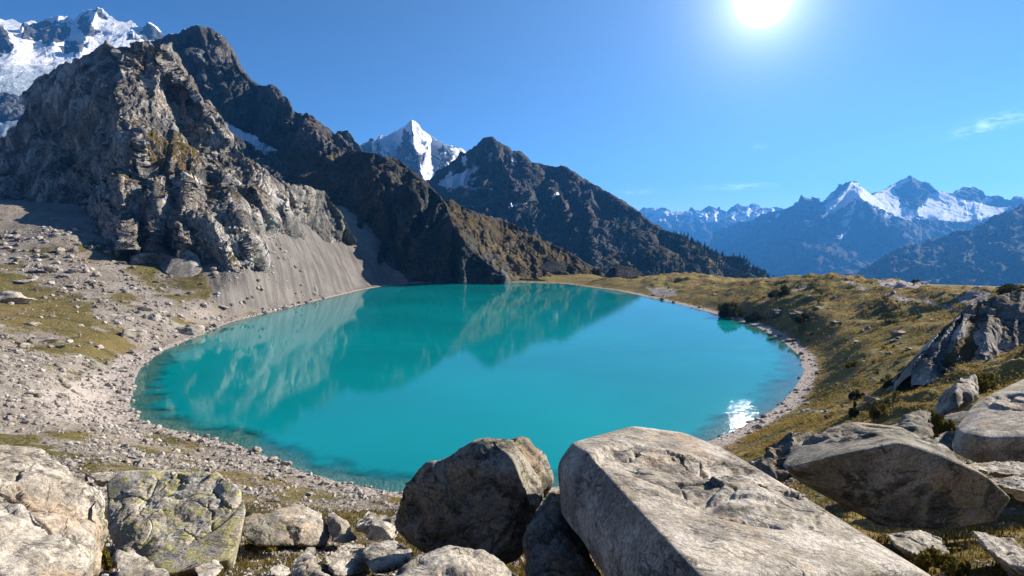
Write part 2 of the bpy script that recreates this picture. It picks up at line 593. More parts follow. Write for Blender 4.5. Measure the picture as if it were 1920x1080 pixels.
# ------------------------------------------------------------------ ground mesh
def build_ground():
    fine = np.linspace(-0.80, 0.80, 1000)
    coarse = np.linspace(0.80, 2 * math.pi - 0.80, 90)[1:-1]
    az = np.concatenate([fine, coarse])
    r = np.concatenate([np.exp(np.linspace(math.log(1.0), math.log(900), 980)), np.exp(np.linspace(math.log(900), math.log(15000), 50))[1:]])
    R, A = np.meshgrid(r, az, indexing='ij')
    X, Y = np.sin(A) * R, np.cos(A) * R
    Z, sd = H(X, Y)
    px, py = project(X, Y, Z)
    front = Y > 0.5
    px = np.where(front, px, -999)
    py = np.where(front, py, 2000)
    p3 = np.stack([X, Y, 0 * X], -1)
    n1 = fbm(p3 / 14.0, 5)
    n2 = fbm(p3 / 3.0 + 4, 4)
    g = np.zeros_like(X)
    for poly in GRASS_POLYS:
        g = np.maximum(g, poly_mask(px, py, poly, 26, n1 * 34) * (0.74 + 0.25 * n2))
    leftbank = (A < -0.02) & (R > 55) & (R < 420)
    g = np.maximum(g, leftbank * 0.72 * sstep(0.12, 0.5, fbm(p3 / 26.0 + 60, 5) + 0.25 * n2))
    # meadow beyond the lake and the right-hand slope
    right = sstep(0.0, 0.10, A) * (A < 1.6) * (R > 55) + (R > 480) * (A > -0.14) * (A < 1.6)
    right = np.clip(right, 0, 1)
    g = np.maximum(g, right * np.clip(0.92 + 0.35 * n1, 0, 1))
    nearf = sstep(70, 20, R)
    g = np.maximum(g, nearf * np.clip(0.80 + 0.5 * n1 + 0.4 * n2, 0, 1))
    g = g * (R < 1200)
    beach = sstep(3.2, 1.2, sd + n2 * 1.2 - 1.7 * sstep(0.1, 0.3, A) * (A < 1.6)) * (sd > -30)
    beach = np.where(sd < 0, np.clip(0.6 + 0.8 * n2, 0, 1) * 0.5, beach)
    for poly in BEACH_POLYS:
        beach = np.maximum(beach, poly_mask(px, py, poly, 12, n1 * 12))
    for tr in TRAILS:
        beach = np.maximum(beach, sstep(3.6, 1.6, seg_dist(px, py, tr) + n2 * 3) * front)
    for poly in PALE_SLABS:
        beach = np.maximum(beach, poly_mask(px, py, poly, 3, n2 * 6))
    g = g * (1 - np.clip(beach * 1.2, 0, 1)) * (sd > 0)
    scree = poly_mask(px, py, SCREE_POLY, 12, n1 * 10)
    g = g * (1 - scree)
    rl = np.stack([(X * 0.86 + Y * 0.51) / 7.0, (X * 0.51 - Y * 0.86) / 90.0, 0 * X], -1)
    Z = Z + scree * sstep(2, 12, sd) * (1.1 * fbm(rl, 4) + 0.25 * fbm(p3 / 2.0, 3))
    att = np.stack([g, beach, scree, 0 * g + 1], -1)
    nr, nc = X.shape
    V = np.stack([X, Y, Z], -1).reshape(-1, 3)
    # cap under the camera
    faces = grid_faces(nr, nc, True)
    me = raw_mesh('ground', V, faces, None, True, att.reshape(-1, 4))
    m, N, out = new_mat('ground_soil')
    tc = N.n('ShaderNodeTexCoord').outputs['Object']
    at = N.n('ShaderNodeVertexColor', layer_name='cover')
    sep = N.n('ShaderNodeSeparateColor')
    N.l(at.outputs['Color'], sep.inputs[0])
    gm, bm, sm = sep.outputs
    a = N.noise(tc, 0.05, 8, 0.6)
    b = N.noise(tc, 0.6, 9, 0.68)
    c = N.noise(tc, 4.0, 6, 0.7)
    vo = N.n('ShaderNodeTexVoronoi', feature='F1')
    N.l(N.vmath('ADD', tc, N.scale(N.n('ShaderNodeTexNoise').outputs['Color'], 0.3)), vo.inputs['Vector'])
    vo.inputs['Scale'].default_value = 1.7
    vo2 = N.n('ShaderNodeTexVoronoi', feature='F1')
    N.l(tc, vo2.inputs['Vector'])
    vo2.inputs['Scale'].default_value = 0.62
    stones = N.mix(0.5, vo.outputs['Color'], vo2.outputs['Color'])
    bw = N.n('ShaderNodeRGBToBW')
    N.l(stones, bw.inputs[0])
    st = bw.outputs[0]
    gravel = N.mix(N.ramp(b, 0.3, 0.7), (0.18, 0.155, 0.13), (0.34, 0.30, 0.26))
    gravel = N.mix(N.ramp(st, 0.25, 0.75, 0, 0.75), gravel, N.mix(N.ramp(c, 0.3, 0.7), (0.14, 0.125, 0.11), (0.42, 0.375, 0.33)))
    gravel = N.mix(N.ramp(a, 0.42, 0.62, 0, 0.55), gravel, (0.19, 0.15, 0.11))
    gravel = N.mix(N.ramp(N.noise(tc, 0.17, 7, 0.65), 0.5, 0.68, 0, 0.6), gravel, (0.13, 0.112, 0.085))
    scree = N.mix(N.ramp(N.noise(N.scale(tc, (0.05, 0.05, 0.05)), 1.0, 9, 0.65), 0.35, 0.65), (0.135, 0.122, 0.11), (0.20, 0.18, 0.16))
    scree = N.mix(N.ramp(c, 0.35, 0.7, 0, 0.45), scree, (0.12, 0.105, 0.095))
    cr = N.n('ShaderNodeCombineXYZ')
    N.l(N.vmath('DOT_PRODUCT', tc, (0.30, 0.18, 0)), cr.inputs[0])
    N.l(N.vmath('DOT_PRODUCT', tc, (0.012, -0.02, 0)), cr.inputs[1])
    rill = N.noise(cr.outputs[0], 1.0, 7, 0.65, 0.3)
    scree = N.mix(N.ramp(rill, 0.44, 0.62, 0, 0.75), scree, (0.09, 0.08, 0.073))
    scree = N.mix(N.ramp(rill, 0.48, 0.3, 0, 0.35), scree, (0.26, 0.23, 0.205))
    col = N.mix(sm, gravel, scree)
    pale = N.mix(N.ramp(b, 0.3, 0.7), (0.30, 0.255, 0.22), (0.42, 0.365, 0.325))
    pale = N.mix(N.ramp(c, 0.5, 0.72, 0, 0.5), pale, (0.26, 0.225, 0.2))
    col = N.mix(N.ramp(N.math('ADD', bm, N.math('MULTIPLY', N.math('SUBTRACT', c, 0.5), 0.5)), 0.35, 0.65), col, pale)
    gr = N.mix(N.ramp(N.noise(tc, 0.035, 6, 0.6, 0.5), 0.36, 0.64), (0.17, 0.138, 0.037), (0.27, 0.18, 0.06))
    gr = N.mix(N.ramp(N.noise(tc, 0.11, 7, 0.65, 0.3), 0.47, 0.66, 0, 0.8), gr, (0.095, 0.085, 0.022))
    gr = N.mix(N.ramp(N.noise(tc, 0.9, 7, 0.7), 0.5, 0.7, 0, 0.7), gr, (0.055, 0.045, 0.016))
    gr = N.mix(N.ramp(N.noise(tc, 1.3, 5, 0.7), 0.6, 0.72, 0, 0.55), gr, (0.30, 0.23, 0.10))
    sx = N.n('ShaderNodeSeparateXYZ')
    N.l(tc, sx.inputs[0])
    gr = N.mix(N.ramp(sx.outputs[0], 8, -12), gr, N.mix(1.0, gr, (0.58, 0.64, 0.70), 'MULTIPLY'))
    gf = N.math('ADD', gm, N.math('MULTIPLY', N.math('SUBTRACT', N.math('ADD', b, c), 1.0), 1.5))
    gfr = N.ramp(gf, 0.36, 0.62)
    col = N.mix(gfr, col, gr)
    h = N.math('ADD', N.math('MULTIPLY', b, 0.6), N.math('ADD', N.math('MULTIPLY', c, 0.22), N.math('MULTIPLY', vo.outputs['Distance'], -0.35)))
    h = N.math('ADD', h, N.math('MULTIPLY', vo2.outputs['Distance'], -0.3))
    nb = N.bump(h, 0.9, 0.7)
    principled(N, out, col, 0.95, 0.1, nb)
    me.materials.append(m)
    o = link(bpy.data.objects.new('ground', me))
    tag(o, kind='structure')
    return X, Y, Z, sd, att


G_X, G_Y, G_Z, G_SD, G_ATT = build_ground()


# ------------------------------------------------------------------ lake
def build_lake():
    az = np.linspace(-0.72, 0.55, 620)
    r = np.exp(np.linspace(math.log(70), math.log(680), 620))
    R, A = np.meshgrid(r, az, indexing='ij')
    X, Y = np.sin(A) * R, np.cos(A) * R
    Z, sd = H(X, Y)
    dep = np.clip(-Z, 0, 14)
    keep = sd < 3.0
    px, py = project(X, Y, 0 * X)
    p3 = np.stack([X, Y, 0 * X], -1)
    cl = 0.12 + 0.88 * sstep(0.0, 1.15, dep + fbm(p3 / 9.0, 4) * 0.16)
    ruf = np.exp(-((px - 1383) / 42) ** 2 - ((py - 785) / 48) ** 2)
    soft = sstep(0.1, 0.6, fbm(p3 / np.array([55.0, 22.0, 1]) + 8, 4)) * sstep(0.08, 0.3, A)
    att = np.stack([cl, ruf, soft, 0 * cl + 1], -1)
    f = grid_faces(*X.shape)
    k = keep.ravel()[f].all(1)
    f = f[k]
    used = np.unique(f)
    remap = np.full(X.size, -1, np.int64)
    remap[used] = np.arange(len(used))
    V = np.stack([X, Y, 0 * X], -1).reshape(-1, 3)[used]
    me = raw_mesh('lake_water', V, remap[f], None, True, att.reshape(-1, 4)[used])
    m, N, out = new_mat('glacial_water')
    tc = N.n('ShaderNodeTexCoord').outputs['Object']
    at = N.n('ShaderNodeVertexColor', layer_name='cover')
    sep = N.n('ShaderNodeSeparateColor')
    N.l(at.outputs['Color'], sep.inputs[0])
    clm, rfm, sfm = sep.outputs
    w1 = N.noise(N.scale(tc, (0.55, 0.9, 1)), 1.0, 3, 0.5, 0.4)
    w2 = N.noise(N.scale(tc, (2.2, 3.0, 1)), 1.0, 3, 0.55, 0.2)
    h = N.math('ADD', N.math('MULTIPLY', w1, N.math('ADD', 0.03, N.math('MULTIPLY', rfm, 0.34))),
               N.math('MULTIPLY', w2, N.math('ADD', 0.0035, N.math('ADD', N.math('MULTIPLY', rfm, 0.06), N.math('MULTIPLY', sfm, 0.01)))))
    nb = N.bump(h, 1.0, 0.22)
    fr = N.n('ShaderNodeFresnel')
    fr.inputs['IOR'].default_value = 1.333
    N.l(nb, fr.inputs['Normal'])
    gl = N.n('ShaderNodeBsdfGlossy')
    gl.inputs['Roughness'].default_value = 0.035
    N.l(N.math('ADD', 0.03, N.math('MULTIPLY', sfm, 0.05)), gl.inputs['Roughness'])
    N.l(nb, gl.inputs['Normal'])
    body = N.n('ShaderNodeBsdfDiffuse')
    var = N.noise(N.scale(tc, (0.012, 0.012, 1)), 1.0, 4, 0.5)
    N.l(N.mix(N.ramp(var, 0.35, 0.65), (0.001, 0.205, 0.222), (0.001, 0.255, 0.268)), body.inputs[0])
    clear = N.n('ShaderNodeBsdfTransparent')
    clear.inputs[0].default_value = (0.55, 0.82, 0.78, 1)
    mb = N.n('ShaderNodeMixShader')
    N.l(clm, mb.inputs[0])
    N.l(clear.outputs[0], mb.inputs[1])
    N.l(body.outputs[0], mb.inputs[2])
    ms = N.n('ShaderNodeMixShader')
    bf = N.n('ShaderNodeNewGeometry').outputs['Backfacing']
    N.l(N.math('MULTIPLY', fr.outputs[0], N.math('SUBTRACT', 1.0, bf)), ms.inputs[0])
    N.l(mb.outputs[0], ms.inputs[1])
    N.l(gl.outputs[0], ms.inputs[2])
    N.l(ms.outputs[0], out.inputs[0])
    me.materials.append(m)
    tag(link(bpy.data.objects.new('lake_water', me)), kind='structure')


build_lake()


# ------------------------------------------------------------------ mountains
def jag(u, seed, amp, scale):
    p = np.stack([u / scale + seed, 0 * u + seed * 1.7, 0 * u], -1)
    return fbm(p, 6, 0.6) * amp


def mountain(name, label, ridge, bottom, ctrl, nu, nv, mat, spurs=(), rough=(), ridge_amp=2.0, ridge_scale=30.0, back=1.0, veg=None, snow=None,
             tone=None, stretch=(1, 1, 0.6), relief=None, ledge=None, seed=0.0, axis=None, squash=0.4, kind='structure', cat='mountain', left=None):
    """A mountain's near flank runs from its crest line down to a foot line; behind the crest it falls away again, so it is solid from any side.
    rough = [(kind, metres of one feature, metres of displacement)]"""
    ridge = np.array(ridge, float)
    u = np.linspace(ridge[0, 0], ridge[-1, 0], nu)
    ry = np.interp(u, ridge[:, 0], ridge[:, 1]) + jag(u, seed + 1.3, ridge_amp, ridge_scale)
    bot = np.array(bottom, float)
    by = np.interp(u, bot[:, 0], bot[:, 1])
    v = np.linspace(0, 1, nv)
    PX = np.broadcast_to(u, (nv, nu)).copy()
    PY = ry[None] + (by - ry)[None] * v[:, None]
    c = np.array(ctrl, float)
    fit = tps_fit(c[:, :2] / 400, c[:, 2], 1e-3)
    D = tps_eval(fit, np.stack([PX, PY], -1) / 400)
    for line, w, s in spurs:
        dd = seg_dist(PX, PY, line)
        D = D - s * np.exp(-dd / w)
    if relief is not None:
        sc, am = relief
        q = np.stack([PX / sc, PY / (sc * 1.9), 0 * PX + seed], -1)
        q = q + 0.35 * np.stack([perlin(q * 1.3 + 7), perlin(q * 1.3 + 19), 0 * PX], -1)
        D = D - am * (ridged(q, 5, 0.5) - 0.8) * sstep(0, 0.10, v)[:, None]
    G = P(PX, PY, D)
    nb = 24
    Dr = D[0]
    t = (np.linspace(1, 0, nb, endpoint=False) ** 1.5)[:, None]
    L = (Dr.mean() * 0.16 * back)
    B = G[0][None] + t[..., None] * np.stack([0 * u, 0 * u + L, 0 * u - L * 0.95], -1)[None]
    G = np.concatenate([B, G], 0)
    PXf = np.concatenate([np.broadcast_to(u, (nb, nu)), PX], 0)
    PYf = np.concatenate([np.broadcast_to(ry, (nb, nu)), PY], 0)
    nrm = grid_normals(G)
    if (nrm[nb + nv // 2, :, 1].mean()) > 0:
        nrm = -nrm
    disp = np.zeros(G.shape[:2])
    edge = np.ones(G.shape[:2])
    st = np.array(stretch)
    for kind, s, am, *sq in rough:
        q = (G + 100 * seed) * st / s
        if axis is not None:
            ax = np.array(axis) / np.linalg.norm(axis)
            q = (G + ((sq[0] if sq else squash) - 1) * (G @ ax)[..., None] * ax) / s + seed
        if kind == 'facet':
            q = q + 0.28 * np.stack([perlin(q * 1.1 + 3), perlin(q * 1.1 + 13), perlin(q * 1.1 + 23)], -1)
            val, e = facets(q, 1.35)
            disp += am * val
            disp -= am * 0.45 * sstep(0.10, 0.0, e)
        elif kind == 'plate':
            q = q + 0.07 * np.stack([perlin(q * 1.1 + 3), perlin(q * 1.1 + 13), perlin(q * 1.1 + 23)], -1)
            disp += am * plates(q)
        elif kind == 'edge':
            q = q + 0.07 * np.stack([perlin(q * 1.1 + 4), perlin(q * 1.1 + 14), perlin(q * 1.1 + 24)], -1)
            disp -= am * plates(q + 7.7)
        elif kind == 'ridge':
            disp += am * (ridged(q, 5) - 0.8)
        else:
            disp += am * fbm(q, 5)
    fade = np.concatenate([np.full(nb, 0.6), 0.45 + 0.55 * sstep(0, 0.05, v)])[:, None]
    if snow is not None:
        s0 = np.clip(snow(PXf, PYf, nrm, 0 * disp), 0, 1)
        fade = fade * (1 - 0.8 * s0)
    G = G + nrm * (disp * fade)[..., None]
    n2 = grid_normals(G)
    if (n2[nb + nv // 2, :, 1].mean()) > 0:
        n2 = -n2
    p3 = G / (G[..., 1].mean() * 0.02)
    nz = fbm(p3 + 5, 5)
    g = np.zeros(G.shape[:2])
    sn = np.zeros(G.shape[:2])
    tn = np.zeros(G.shape[:2])
    if veg is not None:
        g = veg(PXf, PYf, n2, nz)
    if snow is not None:
        sn = snow(PXf, PYf, n2, nz)
    if tone is not None:
        tn = tone(PXf, PYf, n2, nz)
    att = np.stack([np.clip(g, 0, 1), np.clip(sn, 0, 1), np.clip(tn, 0, 1), 0 * g + 1], -1)
    me = raw_mesh(name, G.reshape(-1, 3), grid_faces(*G.shape[:2])[:, ::-1], mat, True, att.reshape(-1, 4))
    o = link(bpy.data.objects.new(name, me))
    tag(o, label, cat, None, kind)
    return G[nb:], PX, PY


def pm(px, py, poly, soft, nz, amp):
    return sstep(soft, -soft, seg_dist(px, py, poly, True) + nz * amp)


R_CRAG = mountain_mat('crag_rock', (0.11, 0.107, 0.10), (0.52, 0.48, 0.425), (0.45, 0.365, 0.285), (0.16, 0.105, 0.03), 24, (0.07, 0.055, 0.02), 0.8)
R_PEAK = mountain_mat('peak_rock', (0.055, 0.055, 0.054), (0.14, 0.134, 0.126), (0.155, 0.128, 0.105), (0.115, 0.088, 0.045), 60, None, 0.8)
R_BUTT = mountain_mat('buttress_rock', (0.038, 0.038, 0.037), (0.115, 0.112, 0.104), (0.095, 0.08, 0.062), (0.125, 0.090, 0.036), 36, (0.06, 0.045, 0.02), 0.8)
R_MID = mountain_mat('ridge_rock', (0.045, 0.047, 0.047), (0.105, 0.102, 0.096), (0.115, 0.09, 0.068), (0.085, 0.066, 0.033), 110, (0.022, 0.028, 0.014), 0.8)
R_SNOW = mountain_mat('snow_peak_rock', (0.065, 0.068, 0.075), (0.15, 0.15, 0.15), (0.15, 0.135, 0.12), (0.1, 0.08, 0.05), 220, None, 0.6, 0.1)
R_FAR = mountain_mat('far_rock', (0.04, 0.045, 0.05), (0.12, 0.12, 0.12), (0.10, 0.085, 0.068), (0.012, 0.02, 0.018), 420, (0.075, 0.06, 0.04), 0.6, 0.08)

# the near rocky crag
LEDGE = [(150, 330), (200, 295), (262, 262), (300, 245), (345, 255), (380, 310), (330, 320), (250, 315), (190, 345)]
CRAG_SPURS = [
    ([(268, 75), (236, 120), (216, 180), (236, 225), (262, 262)], 40, 27),
    ([(300, 85), (345, 150), (380, 200), (425, 262)], 18, 22),
    ([(330, 180), (345, 230), (372, 290)], 14, -30),
    ([(225, 340), (238, 420), (240, 470)], 21, 19),
    ([(290, 340), (300, 400), (290, 470)], 10, 9),
    ([(268, 390), (266, 470)], 5, -11),
    ([(360, 300), (352, 370), (330, 420)], 21, 16),
    ([(318, 330), (312, 400), (300, 465)], 6, -15),
    ([(392, 335), (376, 400)], 9, -17),
    ([(420, 330), (450, 400), (470, 480)], 14, 14),
    ([(405, 400), (440, 478)], 5, -13),
    ([(470, 330), (500, 400), (530, 430)], 13, 15),
    ([(455, 360), (470, 430)], 6, -15),
    ([(540, 380), (560, 440)], 11, 9),
    ([(90, 260), (110, 330), (150, 370)], 24, 16),
    ([(40, 200), (70, 250)], 20, 11),
]
crag = mountain(
    'rocky_crag', 'steep grey rocky crag with grassy ledges rising beside the lake',
    [(-170, 330), (-60, 285), (0, 258), (28, 244), (46, 218), (60, 168), (75, 145), (100, 128), (130, 116), (160, 104), (185, 92), (198, 76), (212, 86), (226, 92), (240, 82),
     (258, 74), (272, 73), (288, 79), (305, 80), (322, 96), (338, 122), (352, 140), (366, 160), (382, 182), (398, 195), (412, 208), (424, 240),
     (440, 264), (462, 292), (492, 318), (535, 342), (575, 350), (610, 360), (650, 420)],
    [(-170, 480), (0, 480), (250, 545), (480, 560), (560, 520), (650, 520)],
    [(-170, 320, 680), (0, 240, 630), (100, 140, 610), (200, 85, 590), (268, 75, 560), (320, 95, 575), (380, 185, 550), (425, 262, 505), (500, 315, 470), (560, 350, 480),
     (640, 420, 530), (215, 180, 490), (262, 262, 425), (100, 250, 555), (0, 330, 560), (150, 300, 470), (300, 200, 495), (340, 150, 545), (300, 290, 415), (400, 300, 430),
     (250, 325, 385), (130, 360, 415), (330, 340, 385), (420, 340, 398), (130, 430, 365), (250, 470, 330), (250, 545, 318), (430, 482, 328), (430, 550, 335),
     (350, 482, 325), (480, 488, 346), (480, 540, 362), (500, 400, 392), (530, 440, 415), (560, 455, 458), (560, 520, 450), (0, 400, 450), (0, 480, 380), (-170, 480, 400), (-170, 400, 520), (640, 520, 540), (610, 400, 515), (50, 380, 455)],
    760, 620, R_CRAG, CRAG_SPURS,
    [('plate', 44, 12.0, 0.55), ('plate', 20, 6.0, 0.3), ('facet', 13, 2.0, 0.28), ('plate', 8, 2.2, 0.35), ('facet', 5, 0.8, 0.35), ('plate', 3, 0.6, 0.5), ('fbm', 3, 0.15)],
    3.2, 15, 1.0, axis=(0.5, -0.45, -0.75), squash=0.5,
    veg=lambda x, y, n, z: np.maximum(pm(x, y, LEDGE, 12, z, 14) * sstep(0.30, 0.62, n[..., 2]),
                                      np.maximum(0.9 * sstep(0.78, 0.92, n[..., 2] + 0.12 * z) * sstep(140, 230, y),
                                                 0.8 * pm(x, y, [(330, 450), (470, 480), (500, 520), (330, 540)], 10, z, 10) * sstep(0.4, 0.7, n[..., 2]))),
    stretch=(1.0, 1.0, 0.62), relief=(95, 8), seed=0.4)

# dark peak behind, its arete running down to the right
mountain(
    'dark_peak', 'dark jagged brown peak with a snow couloir behind the crag',
    [(200, 90), (250, 85), (285, 78), (302, 72), (318, 66), (336, 66), (346, 55), (358, 49), (370, 47), (388, 52), (404, 64), (420, 76), (432, 90), (446, 108), (456, 126),
     (470, 146), (481, 158), (496, 161), (510, 158), (524, 167), (540, 184), (549, 204), (560, 212), (576, 210), (590, 222), (608, 236), (630, 253), (650, 266), (680, 290), (720, 330)],
    [(200, 520), (720, 520)],
    [(200, 90, 1350), (370, 47, 1300), (480, 158, 1220), (510, 158, 1160), (580, 212, 1080), (650, 266, 980), (720, 330, 940), (200, 300, 1150), (370, 170, 1190), (440, 240, 1080),
     (480, 290, 960), (540, 300, 960), (600, 320, 880), (650, 340, 830), (720, 400, 800), (300, 400, 900), (450, 400, 800), (600, 420, 740), (720, 500, 700), (200, 520, 800), (500, 520, 650)],
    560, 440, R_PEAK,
    [([(372, 47), (395, 110), (425, 170), (440, 220)], 26, 60), ([(505, 158), (525, 200), (545, 240)], 20, 50), ([(576, 210), (600, 270)], 18, 30),
     ([(480, 165), (470, 240)], 14, -35), ([(330, 66), (345, 130)], 16, 30), ([(555, 215), (560, 270)], 10, -20)],
    [('plate', 110, 30, 0.4), ('plate', 46, 14, 0.25), ('facet', 30, 5, 0.22), ('plate', 17, 5, 0.3), ('facet', 10, 1.6, 0.35), ('plate', 6, 1.3), ('fbm', 9, 0.4)], 2.6, 16, 0.8, axis=(0.3, -0.3, -0.9), squash=0.4,
    veg=lambda x, y, n, z: np.maximum(pm(x, y, [(530, 300), (640, 290), (700, 330), (700, 420), (560, 370)], 14, z, 18),
                                      0.7 * pm(x, y, [(470, 275), (640, 285), (560, 330)], 12, z, 12)),
    snow=lambda x, y, n, z: np.maximum(pm(x, y, [(423, 231), (455, 240), (485, 262), (515, 275), (520, 280), (500, 282), (532, 306), (515, 300), (480, 280), (450, 262), (430, 248)], 4, z, 5),
                                       0.55 * sstep(0.72, 0.9, n[..., 2]) * sstep(240, 120, y)),
    stretch=(1, 1, 0.55), relief=(70, 40), seed=1.7)

mountain(
    'rock_tooth', 'small dark rock tooth on the skyline between dark peak and snowy peak',
    [(590, 330), (615, 285), (632, 252), (640, 246), (648, 242), (656, 250), (666, 262), (676, 276), (700, 310), (720, 340)], [(590, 420), (720, 420)],
    [(590, 330, 1500), (650, 242, 1520), (720, 340, 1500), (600, 420, 1400), (720, 420, 1400), (650, 330, 1430)], 160, 160, R_PEAK,
    [([(648, 242), (652, 300)], 10, 30)], [('facet', 60, 14), ('ridge', 40, 8), ('fbm', 14, 3)], 2, 10, 0.5, seed=2.2)

# shaded buttress at the head of the lake, brown spur running right to the meadow
BUTT_GRASS = [(770, 330), (833, 365), (860, 375), (915, 402), (1000, 435), (1120, 500), (1150, 545), (960, 540), (950, 510), (890, 460), (850, 420), (835, 385)]
mountain(
    'shaded_buttress', 'dark shaded buttress dropping to the head of the lake with a brown grassy spur',
    [(560, 330), (600, 318), (628, 300), (650, 285), (670, 281), (685, 284), (702, 286), (720, 292), (738, 293), (758, 304), (780, 322), (804, 346), (833, 371), (854, 376), (880, 390), (914, 403),
     (949, 411), (985, 428), (1020, 448), (1056, 464), (1091, 488), (1112, 501), (1140, 517), (1180, 532)],
    [(560, 545), (740, 545), (830, 545), (1180, 565)],
    [(560, 330, 760), (650, 290, 740), (700, 286, 700), (770, 320, 680), (833, 371, 625), (915, 403, 650), (1000, 435, 680), (1112, 502, 660), (1180, 532, 640),
     (600, 340, 700), (700, 330, 655), (770, 360, 615), (835, 430, 566), (870, 470, 556), (640, 380, 640), (700, 400, 615), (780, 430, 583), (565, 385, 560), (610, 430, 572), (690, 478, 572), (720, 505, 556),
     (745, 532, 548), (780, 500, 566), (860, 505, 553), (830, 535, 545), (940, 530, 550), (920, 460, 600), (1000, 500, 600), (1000, 545, 560), (1100, 530, 590), (1180, 560, 580), (640, 530, 560), (560, 540, 540), (600, 500, 555)],
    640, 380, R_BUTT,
    [([(770, 320), (833, 375), (850, 425), (885, 470), (945, 520)], 24, 26), ([(690, 300), (745, 400), (790, 470)], 20, 16), ([(620, 320), (660, 400)], 22, 12),
     ([(870, 470), (855, 525)], 18, 10), ([(1000, 440), (1060, 500)], 14, 6), ([(940, 430), (990, 490)], 10, -5)],
    [('plate', 46, 8, 0.45), ('plate', 20, 4.5, 0.28), ('facet', 13, 1.6, 0.25), ('plate', 8, 1.8, 0.35), ('facet', 5, 0.6), ('plate', 3.2, 0.5), ('fbm', 4, 0.2)], 2.0, 20, 0.8, axis=(0.1, -0.3, -0.9), squash=0.45,
    veg=lambda x, y, n, z: np.maximum(pm(x, y, BUTT_GRASS, 14, z, 22) * (0.45 + 0.55 * sstep(0.3, 0.6, n[..., 2])), np.maximum(pm(x, y, [(560, 330), (650, 285), (690, 300), (640, 350), (570, 400)], 12, z, 20) * 0.5,
                                      0.55 * sstep(0.72, 0.92, n[..., 2]))),
    stretch=(1, 1, 0.6), relief=(60, 12), seed=3.1)

# long dark ridge beyond, falling to the right
MID_SNOW = [[(826, 338), (850, 322), (905, 308), (880, 332), (900, 330), (860, 348), (822, 350)], [(815, 345), (840, 342), (870, 345), (922, 352), (905, 357), (840, 353)],
            [(958, 290), (965, 300), (968, 308), (960, 304)], [(905, 285), (925, 290), (920, 297)], [(1030, 365), (1050, 358), (1046, 366)], [(1095, 357), (1105, 359), (1098, 362)], [(862, 290), (876, 292), (876, 300), (868, 300)],
            [(955, 385), (985, 370), (980, 377), (958, 390)]]


def mid_snow(x, y, n, z):
    s = 0 * x
    for p in MID_SNOW:
        s = np.maximum(s, pm(x, y, p, 3, z, 5))
    return s


midr = mountain(
    'long_ridge', 'long dark ridge with snow streaks falling to wooded slopes',
    [(740, 390), (790, 345), (815, 330), (829, 314), (850, 298), (862, 284), (876, 285), (896, 276), (906, 266), (914, 262), (921, 260), (934, 268), (946, 274), (960, 286), (973, 285), (988, 297), (1003, 307),
     (1031, 313), (1052, 311), (1073, 322), (1102, 336), (1127, 353), (1158, 372), (1180, 384), (1192, 391), (1219, 415), (1259, 435), (1306, 454), (1350, 474), (1397, 498), (1449, 526), (1520, 560)],
    [(740, 590), (1520, 590)],
    [(740, 390, 2250), (829, 311, 2300), (921, 260, 2250), (1052, 311, 2100), (1158, 372, 1950), (1259, 435, 1800), (1350, 474, 1700), (1449, 526, 1600), (1520, 560, 1580),
     (800, 400, 1950), (900, 400, 1800), (1000, 400, 1800), (1100, 430, 1680), (1200, 470, 1520), (1300, 500, 1450), (1000, 500, 1400), (1150, 520, 1300), (1300, 560, 1250), (850, 560, 1300), (1500, 590, 1350)],
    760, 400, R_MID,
    [([(921, 260), (960, 340), (1000, 430)], 30, 90), ([(1060, 311), (1100, 400), (1140, 480)], 26, 80), ([(1160, 372), (1190, 440), (1230, 500)], 24, 60), ([(1010, 310), (1030, 400)], 18, -50),
     ([(870, 285), (860, 340)], 16, -40), ([(1260, 435), (1300, 500)], 18, 40), ([(1110, 345), (1150, 440)], 12, -40), ([(1220, 420), (1260, 500)], 12, -30)],
    [('plate', 170, 34, 0.35), ('plate', 75, 20, 0.22), ('facet', 48, 7, 0.2), ('plate', 26, 7.5, 0.3), ('facet', 16, 2.2, 0.3), ('plate', 10, 2.4), ('fbm', 14, 1)], 2.2, 14, 0.8, axis=(0.35, -0.4, -0.8), squash=0.35,
    veg=lambda x, y, n, z: sstep(470, 540, y + 26 * z - (1180 - x) * 0.10 + 70 * sstep(1080, 1250, x)) * 0.9,
    snow=mid_snow, stretch=(1, 1, 0.5), relief=(60, 90), seed=4.6)

